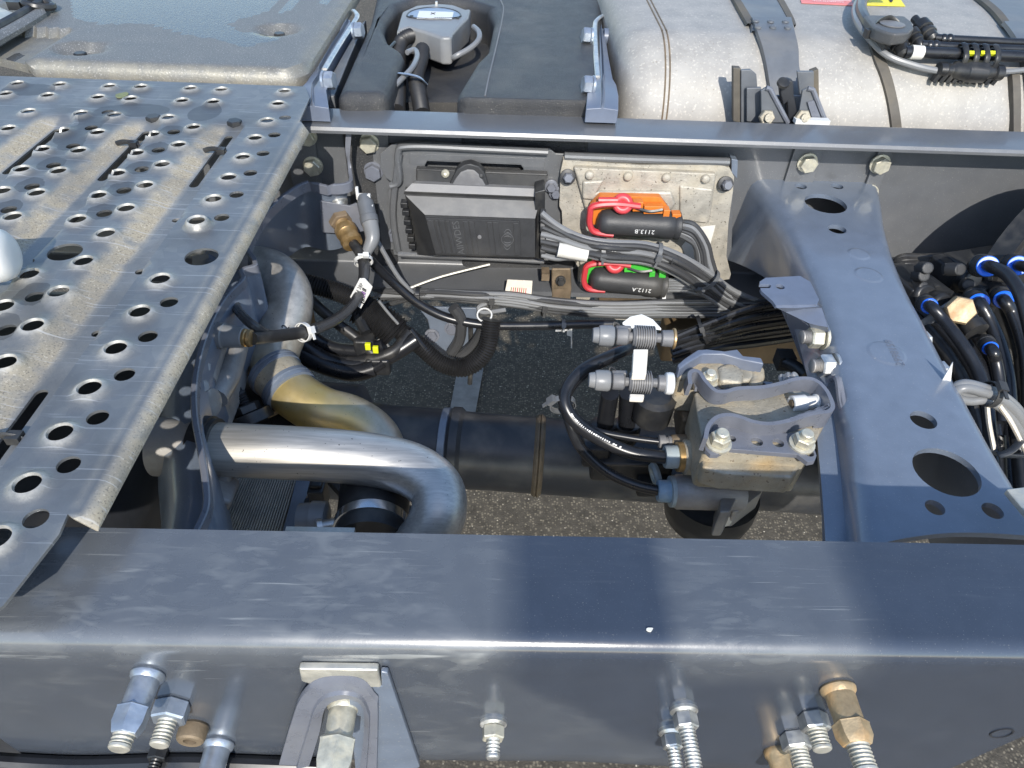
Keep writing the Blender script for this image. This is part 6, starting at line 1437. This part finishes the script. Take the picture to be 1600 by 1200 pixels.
band([(1356, 1366, 70), (1364, 1380, 95), (1374, 1390, 120), (1383, 1398, 150), (1389, 1404, 180), (1393, 1408, 210)], .005, .005, 'striprub', 'strip', s3, 0)
# stickers
def sticker(name, pts, mt, label):
    g = G(); q = [tp_(a, b, .001) for a, b in pts]; g.plate([q], tank_hit(*pts[0])[1]*.0006); t = thing(name, label, 'sticker', q[0]); part('film', g, mt, t); return t, q
t1, q = sticker('warning_sticker', [(1246, -12), (1252, 6), (1333, 10), (1326, -9)], 'pink', 'red warning sticker with white print on top of the pale tank')
xd = q[1]-q[2]; m_ = tp_(1293, 5, .002); nrm = tank_hit(1293, 5)[1]; text_part('ADVERTENCIA', 'print', 'print', t1, m_, xd, nrm.cross(xd), .0085, .0012)
for k, py in enumerate((1.2, -1.4)):
    g = G(); a, b = tp_(1254, py-1, .0018), tp_(1328, py+2, .0018); g.tube([a, b], .0012, 5, 1, flat=.2); part('print_line', g, 'print', t1)
t2_, q = sticker('warning_sticker', [(1330, -10), (1339, 9), (1414, 11), (1402, -6)], 'yellow', 'yellow warning sticker with a black symbol on top of the pale tank')
g = G(); g.tube([tp_(1384, -4, .002), tp_(1389, 1, .002), tp_(1392, 4, .002)], .002, 6, 1, flat=.3); g.tube([tp_(1398, -6, .002), tp_(1391, 5, .002)], .002, 6, 1, flat=.3); part('symbol', g, 'ink', t2_)
for k in range(3):
    g = G(); g.tube([tp_(1344, -1+k*3, .0018), tp_(1352, -1+k*3, .0018)], .001, 5, 1, flat=.3); part('print_line', g, 'ink', t2_)
# strap anchor on the rail
an = thing('strap_anchor', 'dark grey strap anchor of folded plates standing on the far rail', 'anchor', pz(1215, 186, 0))
YA = .84
def rA(pts, y=YA): return [pY(a, b, y) for a, b in pts]
for nm, pts, y, th, mt in (('rubber_pad', [(1146, 106), (1158, 107), (1158, 192), (1146, 190)], .862, .012, 'striprub'), ('side_plate', [(1158, 110), (1173, 109), (1182, 116), (1184, 142), (1182, 192), (1158, 192)], .858, .006, 'strap'), ('inner_plate', [(1167, 138), (1190, 137), (1190, 192), (1167, 190)], .848, .006, 'strap'),
    ('rubber_pad', [(1268, 112), (1279, 108), (1280, 160), (1270, 160)], .862, .012, 'striprub'), ('side_plate', [(1246, 112), (1272, 112), (1272, 170), (1252, 170)], .858, .006, 'strap'), ('bridge', [(1190, 150), (1258, 150), (1262, 192), (1190, 192)], .852, .006, 'strap')):
    g = G(); g.plate([rA(pts, y)], (0, th, 0)); part(nm, g, mt, an, bevel=.001)
for pts, dx in (([(1189, 142), (1197, 137), (1203, 139), (1231, 192), (1190, 192)], 1), ([(1254, 142), (1262, 138), (1270, 140), (1290, 190), (1248, 178)], 1)):
    g = G(); g.plate([rA(pts, .83)], (0, .005, 0)); part('gusset', g, 'strap', an, bevel=.001)
    g = G(); g.tube(rA(pts[1:4], .829), .0035, 8, 1); part('gusset_edge', g, 'framegrey', an)
g = G(); g.plate([rA([(1262, 160), (1272, 157), (1284, 188), (1270, 188)], .826)], (0, .004, 0)); part('tongue', g, 'framegrey', an)
g = G(); g.plate([rA([(1218, 130), (1226, 128), (1232, 124), (1240, 127), (1241, 150), (1246, 178), (1247, 194), (1232, 194), (1230, 160), (1224, 166), (1220, 150)], .836)], (0, .012, 0)); part('hook', g, 'dark', an, bevel=.002)
g = G(); q = pY(1223, 131, .834); g.lathe(q, (0, -.6, 1), [(0, .009), (.004, .0085), (.005, .006)], 16); part('pin', g, 'black', an)
for px in (1196, 1252):
    q = pY(px, 183, .828); g = G(); g.hexa(q, (0, -1, .3), .011, .010); g.lathe(q+V((0, -.01, .003)), (0, -1, .3), [(0, .006), (.006, .006)], 12); part('nut', g, 'valve', an)
g = G(); g.box(pY(1268, 189, .818), (.05, .012, .006)); part('shim', g, 'white', an)
# sensor unit with hoses on the tank
su = thing('level_sensor', 'black level sensor with three hose couplings on the pale tank', 'sensor', tp_(1390, 50, 0))
n0 = V((0, -.42, .9)).normalized()
zsu = .092
tops = [pz(a, b, zsu) for a, b in ((1350, 24), (1360, 23), (1415, 25), (1426, 34), (1429, 43), (1420, 51), (1400, 53), (1382, 49), (1366, 42))]
g = G(); g.plate([tops], (0, .004, -.018)); part('head', g, 'ecu', su, bevel=.004, seg=3)
g = G(); q = pz(1394, 38, zsu+.0005); s_ = mm(19, q); g.lathe(q, EZ, [(0, s_), (.0012, s_), (.0016, s_*.9)], 32); part('emblem_disc', g, 'grey', su)
for (x0, y0, x1, y1, r) in ((1384, 72, 1399, 99, 13), (1413, 72, 1425, 88, 10), (1428, 62, 1445, 80, 12.5)):
    a, b = tp_(x0, y0, .022), tp_(x1, y1, .022); d = (b-a).normalized(); L = (b-a).length; rr = mm(r, a)
    g = G(); g.lathe(a-d*.02, d, [(0, rr*.5), (.018, rr*.5), (.019, rr*1.05), (.02+L*.35, rr*1.05), (.021+L*.35, rr*.85), (.02+L*.5, rr*.9), (.021+L*.55, rr*1.0), (.02+L*.7, rr*.95), (.021+L*.7, rr*.8), (.02+L, rr*.75), (.024+L, rr*.4)], 18); part('coupling', g, 'black', su, sharp=40)
for pts, r in (([(1399, 98), (1420, 98), (1470, 100), (1540, 103), (1615, 106)], .0085), ([(1425, 88), (1450, 90), (1500, 93), (1560, 95), (1620, 97)], .006), ([(1446, 80), (1470, 82), (1530, 85), (1570, 87), (1620, 88)], .006)):
    g = G(); g.tube([tp_(a, b, .024) for a, b in pts], r, 12, 6); part('tube', g, 'hose', su)
for x0 in (1466, 1444):
    for k in range(2):
        q = tp_(x0-k*9-2, 82+(8 if x0 < 1450 else 0), .024); g = G(); g.lathe(q, EX, [(0, .0062), (.003, .0078), (.006, .0078), (.009, .0062)], 14); part('bead', g, 'hose', su)
a, b = tp_(1408, 98, .024), tp_(1426, 99, .024); g = G(); g.lathe(a, b-a, [(0, .0102), ((b-a).length, .0098)], 18); part('white_sleeve', g, 'label', su)
for k, (off, r) in enumerate(((0, .0085), (-6, .005), (-9, .0045))):
    pts = [(1376+k*2, 6), (1358+off, 8), (1342+off, 20), (1338+off, 38), (1346+off, 58), (1358+off*.5, 74), (1374, 92)] if k == 0 else [(1360, 6), (1340+off*.3, 14), (1332+off*.3, 34), (1338+off*.3, 56), (1352, 76), (1378, 98), (1420, 112), (1455, 120)]
    g = G(); g.tube([tp_(x, y, .016+.006*(k == 0)) for x, y in pts], r, 10, 6); part('cable', g, 'cable' if k == 0 else 'cablegrey', su)
g = G(); q = tp_(1371, 10, .03); g.lathe(q, (1, -.1, .1), [(-.012, .009), (-.002, .009), (0, .012), (.018, .012), (.022, .008)], 16); part('joint', g, 'strap', su); g = G(); g.lathe(tp_(1362, 11, .03), (1, 0, .1), [(0, .0105), (.010, .0105)], 16); part('white_band', g, 'white', su)
g = G(); g.tube([tp_(1344, 78, .034), tp_(1355, 70, .036), tp_(1372, 66, .036), tp_(1386, 67, .03)], .006, 8, 6, flat=.35, up=n0); g.box(tp_(1343, 79, .03), (.012, .012, .012)); part('cable_tie', g, 'black', su)
ic = thing('inline_connector', 'ribbed black inline connector with yellow locks tied under the tubes', 'connector', tp_(1500, 115, .02))
a, b = tp_(1452, 118, .018), tp_(1552, 124, .018); d = (b-a).normalized(); L = (b-a).length
g = G(); g.lathe(a, d, [(0, .006), (.003, .012), (.012, .013), (.014, .011), (.022, .011), (.026, .015), (L*.40, .018), (L*.42, .020), (L*.70, .020), (L*.72, .015), (L*.86, .011), (L*.88, .014), (L*.98, .014), (L, .006)], 16, sq=.8); part('housing', g, 'black', ic, sharp=40)
for k in range(4):
    q = tp_(1486+k*16, 108+k*.8, .022); g = G(); g.tube([q+V((0, -.012, -.014)), q+V((0, -.012, .008)), q+V((0, .006, .020)), q+V((0, .018, .014))], .0045, 8, 6, flat=.5, up=EX); part('rib_tie', g, 'black', ic)
for px in (1496, 1514, 1527):
    g = G(); g.box(tp_(px, 107, .034), (.012, .006, .005), Matrix.Rotation(-.8, 3, 'X')); part('yellow_lock', g, 'yelplug', ic)
for k in range(10):
    q = tp_(1454+k*10, 126+k*.4, .014); g = G(); g.box(q, (.006, .010, .016), Matrix.Rotation(.4, 3, 'Y')); part('tooth', g, 'black', ic)
g = G(); g.tube([tp_(1550, 122, .018), tp_(1570, 120, .016), tp_(1610, 116, .014)], .0042, 8, 6); part('cable', g, 'cablegrey', ic)
